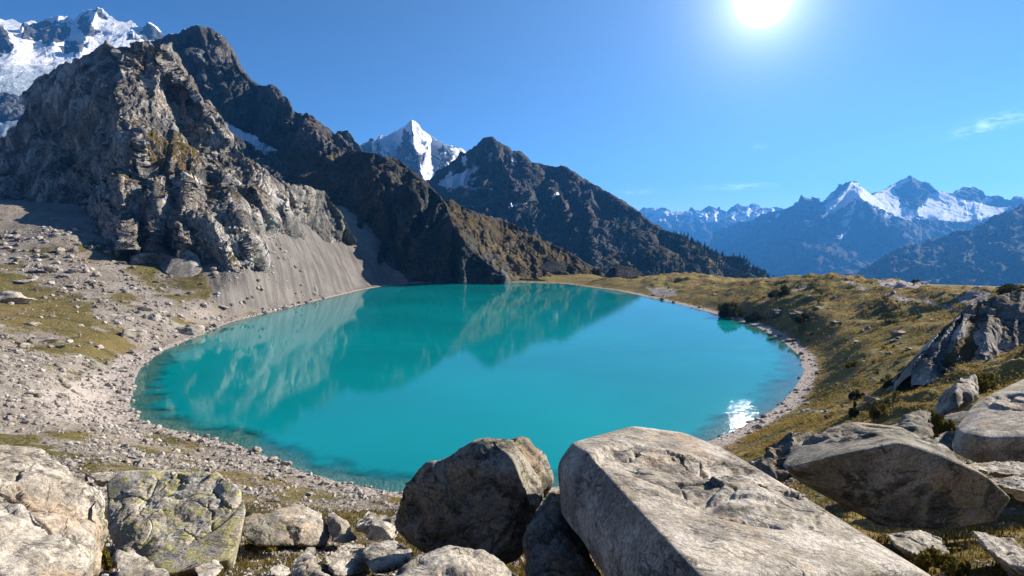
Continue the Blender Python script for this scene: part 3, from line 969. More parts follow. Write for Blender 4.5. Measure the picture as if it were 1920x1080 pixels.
# bright snowy peak
mountain(
    'snowy_peak', 'bright snow covered pyramid peak behind the ridges',
    [(600, 330), (640, 290), (673, 272), (695, 258), (704, 262), (712, 253), (724, 254), (737, 246), (748, 243), (758, 237), (766, 229), (772, 226), (779, 229), (784, 234), (794, 246), (808, 254), (822, 261), (832, 266), (843, 271),
     (856, 274), (868, 281), (876, 290), (910, 320), (950, 360)], [(600, 480), (950, 480)],
    [(600, 330, 4700), (700, 258, 4600), (772, 226, 4500), (843, 271, 4500), (950, 360, 4600), (600, 480, 4000), (770, 360, 4050), (950, 480, 4000), (700, 340, 4200), (850, 340, 4200)],
    380, 300, R_SNOW,
    [([(772, 226), (776, 270), (790, 320), (800, 370)], 16, 170), ([(843, 271), (850, 320)], 14, 90), ([(712, 253), (720, 320)], 16, 90), ([(740, 246), (745, 330)], 12, -70), ([(812, 258), (820, 330)], 10, -60)],
    [('plate', 260, 60), ('facet', 120, 14), ('plate', 80, 26), ('ridge', 120, 14), ('plate', 34, 9), ('fbm', 50, 5)], 2.0, 12, 0.6,
    snow=lambda x, y, n, z: np.clip(0.74 + 0.30 * z - 0.9 * sstep(0.10, -0.5, n[..., 0]) * sstep(255, 300, y) - 0.5 * pm(x, y, [(752, 250), (768, 236), (775, 285), (748, 300)], 6, z, 8)
                                    - 0.6 * pm(x, y, [(600, 300), (690, 265), (700, 300), (640, 320)], 8, z, 10), 0, 1),
    stretch=(1, 1, 0.5), relief=(40, 50), seed=5.9)

# glaciated massif at the upper left
ICE_ROCK = [[(-60, 60), (0, 42), (18, 70), (28, 95), (-60, 98)], [(40, 50), (70, 42), (110, 40), (135, 45), (125, 65), (105, 82), (95, 84), (60, 72), (42, 75)], [(145, 35), (160, 20), (170, 45), (185, 58), (175, 66), (160, 67), (148, 50)],
            [(115, 90), (130, 68), (165, 72), (160, 92), (140, 102), (120, 98)], [(178, 15), (190, 18), (198, 32), (186, 30)], [(240, 70), (270, 52), (282, 45), (296, 60), (330, 70), (290, 72), (262, 68)], [(-60, 175), (0, 170), (36, 178), (60, 200), (40, 220), (-60, 224)]]


def ice_snow(x, y, n, z):
    s = 0 * x + 1.0
    for p in ICE_ROCK:
        s = s - 0.95 * pm(x, y, p, 5, z, 9)
    return np.clip(s, 0, 1)


mountain(
    'glacier_massif', 'glaciated snowy massif on the skyline above the rocky crag',
    [(-170, 30), (-60, 36), (0, 35), (14, 37), (24, 36), (38, 43), (58, 38), (70, 41), (80, 39), (96, 31), (112, 30), (128, 30), (138, 38), (150, 24), (165, 18), (176, 18), (184, 13), (194, 18), (204, 28), (221, 40),
     (234, 42), (246, 38), (256, 48), (266, 54), (275, 46), (283, 42), (294, 50), (306, 66), (340, 90), (400, 140)], [(-170, 320), (400, 320)],
    [(-170, 30, 4300), (0, 36, 4200), (184, 13, 4300), (300, 60, 4100), (400, 140, 4000), (-170, 110, 3400), (60, 105, 3500), (150, 85, 3800), (230, 100, 3700), (0, 130, 3150), (-170, 320, 2500), (100, 200, 2800), (400, 320, 2600), (0, 200, 2700)],
    480, 320, R_SNOW,
    [([(184, 13), (170, 50), (150, 95)], 18, 130), ([(110, 30), (100, 80)], 16, 90), ([(-10, 36), (20, 90)], 20, 120), ([(70, 40), (62, 90)], 14, -60), ([(283, 42), (290, 90)], 12, 50)],
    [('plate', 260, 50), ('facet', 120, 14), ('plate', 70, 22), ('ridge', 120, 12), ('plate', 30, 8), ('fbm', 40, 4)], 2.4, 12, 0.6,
    snow=ice_snow, tone=lambda x, y, n, z: sstep(112, 135, y + 10 * z) * 0.9, stretch=(1, 1, 0.5), relief=(60, 8), seed=6.3)  # tone paints shade onto the lower snowfield, blue-grey

# pale far range
mountain(
    'pale_range', 'pale blue jagged range far beyond the valley',
    [(1060, 400), (1120, 385), (1170, 392), (1196, 395), (1208, 390), (1219, 389), (1234, 393), (1247, 390), (1262, 395), (1275, 393), (1286, 396), (1297, 391), (1314, 397), (1323, 390), (1331, 386), (1340, 389), (1350, 388), (1362, 395),
     (1373, 386), (1382, 381), (1391, 384), (1402, 389), (1418, 385), (1430, 391), (1453, 383), (1477, 389), (1540, 400), (1640, 420)], [(1060, 580), (1640, 580)],
    [(1060, 400, 15500), (1640, 420, 14500), (1350, 390, 15000), (1060, 580, 10500), (1640, 580, 10500), (1350, 480, 12500)], 420, 240, R_FAR,
    [([(1382, 381), (1360, 440), (1340, 500)], 22, 700), ([(1331, 387), (1310, 430)], 16, 400), ([(1247, 391), (1230, 450)], 18, 400), ([(1430, 388), (1400, 440)], 14, 400)],
    [('ridge', 900, 150), ('facet', 500, 70), ('fbm', 220, 30)], 2.0, 9, 0.5,
    veg=lambda x, y, n, z: sstep(425, 455, y + 12 * z), snow=lambda x, y, n, z: np.clip(0.62 + 0.5 * z, 0, 1) * sstep(432, 410, y + 6 * z) * sstep(388, 398, y),
    stretch=(1, 1, 0.5), relief=(34, 500), seed=7.7)

MAIN_SNOW = [[(1536, 388), (1556, 374), (1597, 338), (1638, 362), (1660, 353), (1708, 330), (1760, 358), (1796, 368), (1850, 380), (1893, 386), (1876, 404), (1830, 412), (1800, 420), (1742, 410), (1716, 402), (1708, 414), (1690, 418), (1662, 402),
              (1640, 384), (1600, 372), (1580, 390), (1560, 402), (1506, 418), (1540, 398)], [(1436, 414), (1462, 402), (1475, 400), (1455, 416)], [(1386, 412), (1440, 394), (1400, 420)], [(1362, 405), (1385, 399), (1378, 411)],
             [(1576, 414), (1594, 409), (1590, 426), (1580, 430)], [(1562, 438), (1586, 436), (1572, 446)], [(1612, 372), (1622, 370), (1620, 384)]]
MAIN_ROCK = [[(1676, 352), (1708, 331), (1740, 342), (1758, 357), (1738, 370), (1735, 384), (1716, 392), (1684, 378), (1690, 366)], [(1780, 366), (1822, 350), (1853, 366), (1842, 376), (1800, 370)], [(1846, 380), (1874, 364), (1920, 372), (1900, 388)],
             [(1520, 380), (1530, 368), (1548, 384), (1540, 394)]]


def main_snow(x, y, n, z):
    s = 0 * x
    for p in MAIN_SNOW:
        s = np.maximum(s, pm(x, y, p, 3, z, 5))
    s = np.maximum(s, 0.75 * sstep(0.10, 0.45, z) * sstep(432, 405, y) * sstep(1480, 1540, x))
    for p in MAIN_ROCK:
        s = s - 0.9 * pm(x, y, p, 3, z, 6)
    return np.clip(s, 0, 1)


mountain(
    'snow_capped_range', 'blue range with two snow capped summits across the valley',
    [(1340, 430), (1400, 412), (1440, 398), (1477, 391), (1488, 383), (1496, 377), (1506, 369), (1513, 366), (1520, 370), (1529, 365), (1540, 373), (1556, 359), (1576, 347), (1588, 341), (1598, 338), (1608, 343), (1616, 348), (1633, 359), (1655, 355),
     (1675, 343), (1690, 336), (1700, 332), (1709, 330), (1722, 339), (1732, 343), (1742, 344), (1758, 357), (1781, 363), (1801, 357), (1812, 354), (1825, 351), (1838, 357), (1850, 364), (1862, 366), (1874, 364), (1892, 373), (1908, 369), (1925, 372), (2080, 360)],
    [(1340, 620), (2080, 620)],
    [(1340, 430, 11500), (1520, 366, 10000), (1598, 338, 10200), (1708, 330, 10300), (1825, 351, 10000), (2080, 360, 9800), (1450, 470, 9000), (1600, 430, 8900), (1700, 400, 9300), (1800, 410, 9000), (1600, 520, 6800), (1800, 500, 7400), (1340, 620, 7000), (1700, 620, 5500), (2080, 620, 5500)],
    760, 360, R_FAR,
    [([(1598, 338), (1575, 372), (1540, 410), (1480, 470)], 16, 380), ([(1708, 330), (1720, 370), (1720, 395)], 14, 260), ([(1612, 368), (1640, 405), (1680, 440)], 16, 700), ([(1612, 368), (1590, 430), (1530, 490)], 22, 500), ([(1520, 366), (1480, 420), (1420, 470)], 20, 400), ([(1740, 345), (1760, 360)], 8, 100)],
    [('plate', 620, 130), ('plate', 300, 70), ('facet', 180, 22), ('plate', 130, 30), ('plate', 75, 18), ('fbm', 90, 10)], 1.6, 10, 0.5,
    veg=lambda x, y, n, z: sstep(430, 470, y + 16 * z), snow=main_snow, stretch=(1, 1, 0.5), relief=(60, 90), seed=8.8)

mountain(
    'dark_far_slope', 'dark blue forested slope rising beyond the meadow crest',
    [(1480, 580), (1556, 540), (1590, 515), (1631, 492), (1670, 474), (1714, 458), (1750, 447), (1785, 437), (1808, 430), (1829, 423), (1850, 414), (1872, 404), (1896, 394), (1920, 384), (2080, 330)], [(1480, 640), (2080, 640)],
    [(1480, 580, 4600), (1631, 490, 5200), (1785, 438, 5400), (1920, 385, 5500), (2080, 330, 5600), (1700, 540, 4200), (1850, 500, 4300), (1500, 640, 3600), (1800, 640, 3400), (2080, 640, 3400)], 420, 220, R_FAR,
    [([(1800, 430), (1820, 490), (1800, 560)], 22, 200), ([(1900, 390), (1900, 470)], 22, 200), ([(1700, 465), (1690, 540)], 20, 150)],
    [('ridge', 420, 60), ('facet', 240, 28), ('fbm', 90, 10)], 1.4, 12, 0.5,
    veg=lambda x, y, n, z: 0.72 - 0.6 * z, stretch=(1, 1, 0.5), relief=(50, 110), seed=9.6)


# ------------------------------------------------------------------ ground sampler for the copies
def place_on(x, y):
    z, sd = H(np.array([x]), np.array([y]))
    return float(z[0]), float(sd[0])


# ------------------------------------------------------------------ boulders
_ico = {}


def ico(sub):
    if sub not in _ico:
        bm = bmesh.new()
        bmesh.ops.create_icosphere(bm, subdivisions=sub, radius=1.0)
        V = np.array([v.co[:] for v in bm.verts])
        Fc = np.array([[v.index for v in f.verts] for f in bm.faces])
        bm.free()
        _ico[sub] = (V, Fc)
    return _ico[sub]


def planes_of(pts):
    bm = bmesh.new()
    for p in pts:
        bm.verts.new(p)
    bmesh.ops.convex_hull(bm, input=bm.verts)
    bm.normal_update()
    pl = []
    for f in bm.faces:
        if f.calc_area() < 1e-5:
            continue
        n = np.array(f.normal[:])
        d = float(n @ np.array(f.verts[0].co[:]))
        if all(n @ q[0] < 0.985 for q in pl):
            pl.append((n, d))
    bm.free()
    return np.array([q[0] for q in pl]), np.array([q[1] for q in pl])


def hull_rock(pts, sub, sharp=26, amp=0.03, chip=0.05, seed=0.0, layers=0.0, cracks=()):
    """A boulder's surface: a convex body with softened edges, broken by tilted chips, pits and grain."""
    pts = np.asarray(pts, float)
    c = 0.5 * (pts.mean(0) + 0.5 * (pts.max(0) + pts.min(0)))
    q = pts - c
    ext = (q.max(0) - q.min(0)) / 2
    size = float(np.cbrt(ext.prod()))
    n, d = planes_of(q)
    d = np.maximum(d, size * 0.08)
    V, Fc = ico(sub)
    dirs = V * ext
    dirs = dirs / np.linalg.norm(dirs, axis=1)[:, None]
    k = np.maximum(dirs @ n.T, 0) / d[None]
    rr = (k ** sharp).sum(1) ** (-1.0 / sharp)
    S = dirs * rr[:, None]
    # surface normal of the soft convex body
    wgt = (k ** (sharp - 1)) / d[None]
    nr = wgt @ n
    nr /= np.linalg.norm(nr, axis=1)[:, None] + 1e-9
    q1 = S / size + seed * 3.1
    w = 0.25 * np.stack([perlin(q1 * 1.5 + 3), perlin(q1 * 1.5 + 13), perlin(q1 * 1.5 + 23)], -1)
    f1 = plates((q1 + 0.5 * w) * 1.3)
    f2 = plates((q1 + 0.5 * w) * 2.9 + 5)
    f3 = plates(q1 * np.array([6, 6, 9]) + 9)
    f4, e4 = facets((q1 + w) * np.array([1.6, 1.6, 2.4]) + 3, 0.8)
    chip = chip * 1.7
    disp = chip * size * (1.3 * f1 + 0.6 * f2 + 0.25 * f3 + 0.55 * f4 - 0.25 * sstep(0.05, 0, e4))
    disp += chip * size * 0.10 * np.minimum(ridged(q1 * 2.2 + 7, 4) - 0.9, 0)
    disp += amp * size * (fbm(q1 * 1.6 + 2, 5, 0.5)) + amp * 0.3 * size * (fbm(q1 * 9 + 2, 3, 0.6))
    if layers:
        disp += layers * size * (ridged(q1 * np.array([1.3, 1.3, 5]) + 4, 4) - 0.7)
    for line, wpx, dep in cracks:
        px, py = project(*(S + c).T)
        vis = sstep(0.0, 0.15, -((S + c - np.array([0, 0, ZC])) * nr).sum(1) / np.linalg.norm(S + c - np.array([0, 0, ZC]), axis=1))
        px = px + 7 * perlin(q1 * 9.0) + 3 * perlin(q1 * 30)
        py = py + 7 * perlin(q1 * 9.0 + 5) + 3 * perlin(q1 * 30 + 5)
        dd = seg_dist(px, py, line)
        t = np.clip((px - line[0][0]) / (line[-1][0] - line[0][0] + 1e-6), 0, 1)
        wv = wpx * (0.35 + 2.2 * t * (1 - t))
        disp = disp - dep * sstep(wv, wv * 0.25, dd) * vis
    return S + nr * disp[:, None], Fc, c, size


M_PALE = boulder_mat('pale_granite', (0.48, 0.43, 0.365), (0.16, 0.145, 0.125), 0.2, 0.5, 0.65, 1)
M_LICH = boulder_mat('lichen_granite', (0.50, 0.46, 0.39), (0.17, 0.17, 0.18), 0.85, 0.2, 0.6, 2)
M_GREY = boulder_mat('grey_granite', (0.43, 0.39, 0.335), (0.15, 0.14, 0.125), 0.25, 0.25, 0.6, 3)
M_GNEISS = boulder_mat('mossy_gneiss', (0.31, 0.28, 0.235), (0.075, 0.07, 0.055), 0.35, 0.5, 0.85, 7)
M_DARK = boulder_mat('dark_gneiss', (0.22, 0.20, 0.17), (0.07, 0.066, 0.055), 0.3, 0.4, 0.8, 4)
M_HUMP = boulder_mat('dark_hump_rock', (0.10, 0.09, 0.07), (0.04, 0.04, 0.03), 0.3, 0.4, 0.8, 6)
M_FIELD = boulder_mat('field_stone', (0.40, 0.365, 0.325), (0.19, 0.175, 0.155), 0.12, 0.2, 0.5, 5)


def boulder(name, label, cat, pts, mat, sub=6, sharp=26, amp=0.03, chip=0.05, seed=0.0, layers=0.0, group=None, cracks=()):
    W = np.array([P(*p) for p in pts])
    V, Fc, c, size = hull_rock(W, sub, sharp * 2.2, amp, chip, seed, layers, cracks)
    me = raw_mesh(name, V, Fc, mat, True)
    o = link(bpy.data.objects.new(name, me))
    o.location = tuple(c)
    tag(o, label, cat, group)
    return o


boulder('granite_slab', 'largest pale granite slab sloping down across the bottom of the view', 'boulder',
        [(1072, 828, 7.5), (1185, 797, 8.7), (1285, 816, 8.9), (1420, 878, 7.8), (1600, 988, 6.0), (1765, 1090, 4.8), (1100, 846, 6.7), (1170, 925, 5.4), (1232, 1000, 4.6), (1310, 1090, 3.9),
         (1042, 868, 7.3), (1050, 955, 7.0), (1135, 1085, 5.3), (1230, 1200, 4.4), (1185, 975, 9.0), (1420, 1015, 8.4), (1760, 1230, 5.0), (1600, 1150, 6.3), (1500, 1300, 3.7)], M_PALE, 8, 34, 0.025, 0.034, 1.0, 0.0,
        cracks=[([(1310, 872), (1340, 892), (1366, 912)], 8, 0.10), ([(1262, 1002), (1310, 1024), (1366, 1038)], 13, 0.14), ([(1560, 1012), (1620, 1050), (1675, 1085)], 11, 0.12), ([(1450, 928), (1475, 938), (1500, 938)], 8, 0.09),
                ([(1390, 900), (1435, 928)], 6, 0.06), ([(1140, 845), (1180, 852), (1200, 846)], 8, 0.07), ([(1490, 1000), (1565, 1012)], 6, 0.06), ([(1350, 960), (1420, 985), (1470, 990)], 6, 0.05), ([(1250, 850), (1290, 870)], 6, 0.05)])
boulder('dark_boulder', 'dark rounded boulder with a bright sunlit corner standing against the turquoise water', 'boulder',
        [(742, 935, 8.4), (748, 985, 8.4), (785, 1025, 8.2), (880, 1052, 8.0), (960, 1050, 7.9), (992, 1005, 7.9), (772, 885, 8.3), (850, 838, 8.1), (925, 822, 7.9), (965, 862, 7.5), (990, 935, 7.4),
         (985, 821, 9.2), (1012, 850, 9.3), (1035, 892, 9.2), (1012, 955, 8.8), (880, 1085, 7.9), (760, 1010, 9.4), (1000, 1000, 9.4), (900, 960, 10)], M_GNEISS, 7, 30, 0.025, 0.045, 2.0)
boulder('wedge_rock', 'dark upright wedge of rock jammed between the dark boulder and the great slab', 'rock',
        [(985, 985, 7.0), (1030, 918, 7.5), (1064, 925, 7.6), (1000, 1090, 6.2), (1130, 1090, 6.1), (1050, 985, 6.7), (1040, 1000, 8.2), (1120, 1085, 7.2), (985, 1150, 6.6)], M_DARK, 6, 26, 0.03, 0.05, 3.0)
boulder('rounded_boulder', 'pale rounded boulder cut off by the bottom edge in front of the dark boulder', 'boulder',
        [(722, 1085, 4.6), (770, 1034, 4.9), (830, 1023, 5.1), (900, 1033, 5.1), (960, 1058, 4.9), (992, 1085, 4.7), (800, 1200, 3.7), (940, 1200, 3.7), (720, 1180, 4.3), (1000, 1180, 4.3), (830, 1100, 5.9)], M_PALE, 6, 18, 0.03, 0.04, 4.0)
boulder('overhanging_boulder', 'big boulder with sunlit top and dark mossy overhanging front on the grassy slope', 'boulder',
        [(1465, 872, 10.3), (1490, 900, 10.3), (1560, 934, 10.0), (1650, 986, 9.6), (1760, 994, 9.5), (1866, 978, 9.8), (1890, 945, 9.8), (1478, 878, 9.9), (1560, 862, 9.4), (1690, 828, 9.3), (1762, 848, 9.4), (1852, 892, 9.4),
         (1495, 825, 11.6), (1560, 800, 12.3), (1620, 792, 12.5), (1692, 800, 12.1), (1762, 846, 11.2), (1620, 900, 13), (1780, 930, 11.6), (1640, 975, 11.7), (1770, 984, 11.5), (1560, 930, 12.2)], M_GNEISS, 7, 34, 0.02, 0.035, 5.0)
boulder('leaning_slab', 'dark slab leaning behind the end of the overhanging boulder', 'rock',
        [(1418, 872, 12.2), (1450, 830, 12.6), (1490, 807, 12.8), (1520, 811, 13.2), (1480, 895, 11.8), (1452, 908, 11.8), (1428, 892, 12.0), (1500, 870, 14)], M_DARK, 6, 24, 0.03, 0.05, 6.0)
boulder('split_boulder', 'large split boulder with pale top at the edge of the view above the flat slabs', 'boulder',
        [(1783, 840, 15), (1800, 790, 15.6), (1845, 744, 17), (1925, 707, 18.5), (2050, 690, 18.5), (1788, 850, 14.6), (1830, 868, 14), (1925, 864, 13.6), (2060, 880, 13.2), (1800, 815, 14.6), (1832, 817, 13.9), (1925, 822, 13.5),
         (1850, 850, 19), (2060, 850, 19), (2060, 800, 13.4)], M_PALE, 7, 30, 0.025, 0.05, 7.0, 0.02)
boulder('block_rock', 'dark square block standing above a pale sloping face beside the mossy bank', 'rock',
        [(1750, 774, 19.2), (1764, 742, 19.8), (1800, 704, 20), (1829, 700, 20.2), (1833, 738, 19.4), (1798, 765, 18.6), (1790, 735, 18.8), (1770, 780, 18.6), (1790, 770, 21.5), (1835, 750, 21.5)], M_GREY, 6, 26, 0.03, 0.05, 8.0)
boulder('shaded_rock', 'shaded rock with a mossy top behind the overhanging boulder', 'rock',
        [(1678, 800, 17.5), (1700, 778, 18), (1732, 765, 18.5), (1752, 775, 18.5), (1748, 826, 16.6), (1690, 822, 16.8), (1720, 830, 16.4), (1720, 800, 20)], M_DARK, 5, 24, 0.03, 0.06, 9.0)
boulder('small_pale_rock', 'small pale rock wedged under the flank of the split boulder', 'rock',
        [(1745, 826, 15.6), (1765, 812, 16), (1792, 806, 16.2), (1786, 846, 15.2), (1755, 842, 15.2), (1770, 835, 17)], M_GREY, 5, 20, 0.03, 0.05, 10.0)
boulder('flat_slab', 'flat pale slab lying in grass below the split boulder', 'rock',
        [(1812, 872, 12.8), (1850, 868, 13.2), (1960, 862, 13.2), (1960, 892, 12.2), (1870, 888, 12.0), (1830, 884, 12.3), (1880, 900, 12.4), (1960, 905, 12.5)], M_PALE, 6, 24, 0.04, 0.05, 11.0, 0.03)
boulder('flat_slab', 'second flat pale slab with grass in front, below the first flat slab', 'rock',
        [(1850, 900, 11.4), (1900, 893, 11.8), (1980, 905, 11.4), (1980, 930, 10.8), (1900, 918, 10.9), (1860, 908, 11.0), (1920, 940, 11)], M_PALE, 6, 24, 0.04, 0.05, 12.0, 0.03)
boulder('shaded_slab', 'bluish slab lying in the shadow beneath the overhanging boulder', 'rock',
        [(1660, 1000, 8.6), (1720, 992, 8.9), (1770, 1010, 8.7), (1782, 1042, 8.2), (1720, 1044, 7.8), (1680, 1025, 8.0), (1720, 1060, 8.6)], M_GREY, 6, 20, 0.03, 0.05, 13.0)
boulder('ragged_slab', 'ragged pale slab with dark edge lying in dry grass at the bottom corner', 'rock',
        [(1826, 998, 7.8), (1870, 1004, 7.9), (1960, 1030, 7.5), (1960, 1085, 6.6), (1890, 1060, 6.9), (1860, 1036, 7.2), (1900, 1090, 7.2), (1880, 1050, 8.2)], M_PALE, 6, 26, 0.04, 0.06, 14.0, 0.03)
boulder('pale_boulder', 'white boulder with rust streaks and a dark mossy corner at the edge of the view', 'boulder',
        [(-90, 835, 7.6), (0, 834, 8.1), (62, 831, 8.3), (122, 860, 8.0), (192, 912, 7.5), (199, 960, 7.0), (184, 1035, 6.4), (152, 1076, 5.9), (88, 985, 6.0), (30, 900, 6.5), (-90, 880, 6.4), (60, 930, 9.0), (190, 1000, 8.0),
         (150, 1120, 6.3)], M_PALE, 8, 28, 0.03, 0.04, 15.0, cracks=[([(95, 905), (105, 935), (98, 960)], 3.5, 0.04), ([(40, 905), (75, 950), (110, 1000), (140, 1060)], 6, 0.08)])
boulder('cracked_slab', 'pale slab in front of the white boulder, split from it by a dark crack', 'boulder',
        [(-90, 905, 6.0), (0, 914, 6.1), (60, 945, 5.8), (108, 1008, 5.4), (152, 1090, 4.9), (-90, 1130, 4.2), (60, 1170, 4.2), (0, 1000, 6.9), (110, 1110, 5.8)], M_PALE, 6, 26, 0.03, 0.04, 16.0)
boulder('lichen_boulder', 'broad boulder patched with yellow and grey lichen', 'boulder',
        [(198, 905, 12.4), (226, 882, 12.7), (300, 879, 12.9), (400, 887, 12.5), (446, 915, 11.9), (463, 950, 11.4), (453, 1000, 10.7), (430, 1052, 10.1), (330, 1074, 9.8), (275, 1056, 10.1), (222, 1020, 10.7), (204, 960, 11.5),
         (330, 1120, 10.4), (230, 1070, 11.4), (440, 1070, 11.3), (300, 950, 13.6), (420, 970, 13.2)], M_LICH, 8, 26, 0.025, 0.03, 17.0,
        cracks=[([(396, 914), (412, 934), (437, 952)], 5, 0.10), ([(388, 940), (396, 958), (402, 1010)], 2.6, 0.06), ([(330, 890), (345, 898), (356, 906)], 6, 0.10), ([(345, 990), (375, 1010), (398, 1020)], 3, 0.06)])
boulder('low_rock', 'low grey rock tucked beneath the lichen boulder', 'rock',
        [(220, 1035, 9.6), (250, 1028, 9.9), (322, 1074, 9.2), (318, 1100, 8.8), (222, 1100, 8.8), (260, 1120, 9.2), (260, 1060, 10.3)], M_GREY, 5, 20, 0.03, 0.05, 18.0)
boulder('angular_rock', 'angular rock with one dark face and one bright sunlit face right of the lichen boulder', 'rock',
        [(500, 962, 13.8), (553, 942, 14.6), (605, 960, 14.6), (622, 1000, 14.0), (612, 1024, 13.6), (560, 1022, 13.2), (566, 985, 13.4), (505, 985, 13.4), (560, 1000, 15.6), (600, 1040, 14.6)], M_PALE, 6, 34, 0.02, 0.03, 19.0)
boulder('dark_faced_rock', 'low dark faced rock leaning on the angular rock', 'rock',
        [(455, 972, 13.0), (476, 962, 13.3), (510, 963, 13.6), (548, 1000, 12.9), (553, 1024, 12.5), (480, 1022, 12.4), (452, 1000, 12.6), (500, 1000, 14)], M_DARK, 6, 28, 0.03, 0.04, 20.0)
boulder('narrow_rock', 'narrow upright rock with bright edge in the gap beside the angular rock', 'rock',
        [(612, 962, 14.6), (624, 958, 14.8), (650, 978, 14.4), (672, 1012, 13.6), (648, 1020, 13.2), (618, 1016, 13.3), (640, 985, 13.7), (650, 1010, 15)], M_GREY, 5, 28, 0.03, 0.04, 21.0)
boulder('scooped_rock', 'flat topped rock with shaded front touching the dark boulder', 'rock',
        [(660, 985, 13.8), (690, 956, 14.6), (742, 966, 14.0), (752, 992, 13.2), (742, 1014, 12.8), (688, 1014, 12.9), (678, 990, 13.2), (715, 985, 13.0), (720, 1000, 15)], M_PALE, 6, 28, 0.03, 0.045, 22.0)
boulder('peaked_rock', 'peaked rock with dark front and white speckled ridge at the bottom edge', 'rock',
        [(545, 1052, 9.6), (577, 1025, 10.2), (590, 1026, 10.2), (630, 1080, 9.2), (640, 1110, 8.6), (550, 1100, 8.8), (580, 1060, 9.2), (600, 1080, 10.4)], M_GREY, 6, 28, 0.03, 0.045, 23.0)
boulder('tilted_block', 'tilted pale block with shadow falling across it beside the peaked rock', 'rock',
        [(608, 1046, 9.7), (648, 1016, 10.6), (680, 1018, 10.6), (694, 1040, 10.0), (662, 1068, 9.3), (640, 1085, 8.9), (612, 1062, 9.2), (690, 1075, 9.6), (660, 1060, 11)], M_PALE, 6, 28, 0.03, 0.04, 24.0)
boulder('shadowed_rock', 'rock almost wholly in the shadow of the dark boulder', 'rock',
        [(682, 1022, 10.2), (745, 1014, 10.6), (775, 1030, 9.6), (770, 1060, 8.8), (700, 1078, 8.6), (680, 1050, 9.2), (720, 1050, 10.8)], M_GREY, 5, 24, 0.03, 0.045, 25.0)
boulder('white_stone', 'rounded white stone lying in grass left of the peaked rock', 'stone',
        [(503, 1066, 9.1), (522, 1057, 9.4), (541, 1064, 9.3), (547, 1076, 9.0), (525, 1085, 8.7), (507, 1080, 8.8), (525, 1075, 9.6)], M_PALE, 5, 14, 0.03, 0.03, 26.0)
boulder('white_stone', 'rounded white stone peeping out under the lichen boulder', 'stone',
        [(362, 1066, 9.2), (388, 1051, 9.6), (412, 1050, 9.7), (420, 1064, 9.4), (400, 1084, 8.8), (370, 1085, 8.8), (395, 1075, 10)], M_PALE, 5, 14, 0.03, 0.03, 27.0)
boulder('dark_flat_stone', 'dark flat stone on turf above the angular rock', 'stone',
        [(478, 932, 27), (492, 923, 28), (512, 928, 27.6), (526, 940, 26.6), (490, 942, 26.2), (480, 938, 26.4), (505, 940, 28.4)], M_DARK, 5, 18, 0.04, 0.05, 28.0)
boulder('tan_slab', 'brownish slab showing above the gap between white boulder and lichen boulder', 'rock',
        [(165, 888, 17.5), (195, 882, 18), (222, 886, 17.8), (205, 905, 16.8), (180, 904, 16.8), (190, 912, 17.5), (200, 898, 18.4)], M_GREY, 5, 20, 0.04, 0.05, 29.0)
# outcrop by the right edge
R_OUT = mountain_mat('outcrop_rock', (0.19, 0.18, 0.165), (0.48, 0.445, 0.40), (0.38, 0.32, 0.26), (0.14, 0.09, 0.03), 5, (0.06, 0.05, 0.02), 0.8)
mountain(
    'rock_outcrop', 'large grey rock outcrop with steep dark ribs rising from the meadow',
    [(1706, 700), (1718, 676), (1730, 652), (1748, 630), (1768, 612), (1790, 600), (1806, 580), (1824, 566), (1850, 560), (1882, 553), (1920, 541), (1990, 528), (2100, 512)], [(1706, 720), (1800, 715), (1870, 705), (1920, 690), (2100, 670)],
    [(1706, 700, 92), (1750, 630, 98), (1790, 600, 101), (1824, 566, 105), (1882, 553, 106), (1960, 535, 107), (2100, 512, 108), (1706, 720, 90), (1760, 690, 89), (1800, 690, 88), (1870, 680, 89), (1920, 665, 91), (2100, 640, 92), (1860, 620, 96), (1960, 600, 97),
     (1780, 650, 93), (1800, 715, 84), (1920, 690, 84), (2100, 670, 84)],
    360, 240, R_OUT,
    [([(1792, 598), (1760, 640), (1735, 690)], 9, 0.94), ([(1770, 612), (1745, 655)], 5, -0.58), ([(1822, 566), (1800, 620), (1785, 690)], 9, 1.44), ([(1808, 580), (1775, 640), (1765, 690)], 6, -0.79), ([(1836, 562), (1815, 620), (1812, 690)], 6, -0.94),
     ([(1870, 556), (1850, 610), (1848, 680)], 12, 1.30), ([(1895, 550), (1880, 620), (1875, 680)], 6, -0.72), ([(1915, 545), (1905, 610), (1905, 670)], 10, 0.94), ([(1960, 540), (1940, 640)], 8, -0.72)],
    [('plate', 8, 1.8, 0.5), ('plate', 4, 0.8, 0.4), ('facet', 2.6, 0.22, 0.4), ('plate', 1.5, 0.22, 0.5), ('facet', 0.9, 0.06), ('fbm', 0.8, 0.04)], 3.0, 12, 0.9, axis=(-0.4, -0.3, -0.85), squash=0.65,
    veg=lambda x, y, n, z: np.maximum(pm(x, y, [(1780, 650), (1815, 625), (1835, 640), (1815, 670), (1790, 690)], 6, z, 8), np.maximum(0.8 * sstep(0.8, 0.93, n[..., 2]), 0.8 * sstep(0.10, 0.0, (y - 541) / 180) * (x > 1860))),
    seed=11.0, kind='thing', cat='rock outcrop')
boulder('crest_boulder', 'dark boulder on the highest hump of the meadow skyline', 'boulder',
        [(1516, 536, 322), (1530, 522, 326), (1552, 515, 328), (1572, 520, 327), (1580, 532, 322), (1550, 542, 318), (1525, 541, 318), (1550, 530, 332)], R_BUTT, 6, 16, 0.16, 0.34, 31.0)
boulder('distant_boulder', 'low dark boulder beyond the far shore at the foot of the brown spur', 'boulder',
        [(1010, 504, 575), (1020, 494, 580), (1038, 489, 582), (1058, 496, 580), (1064, 506, 574), (1035, 512, 570), (1035, 505, 590)], R_BUTT, 6, 16, 0.16, 0.34, 32.0)
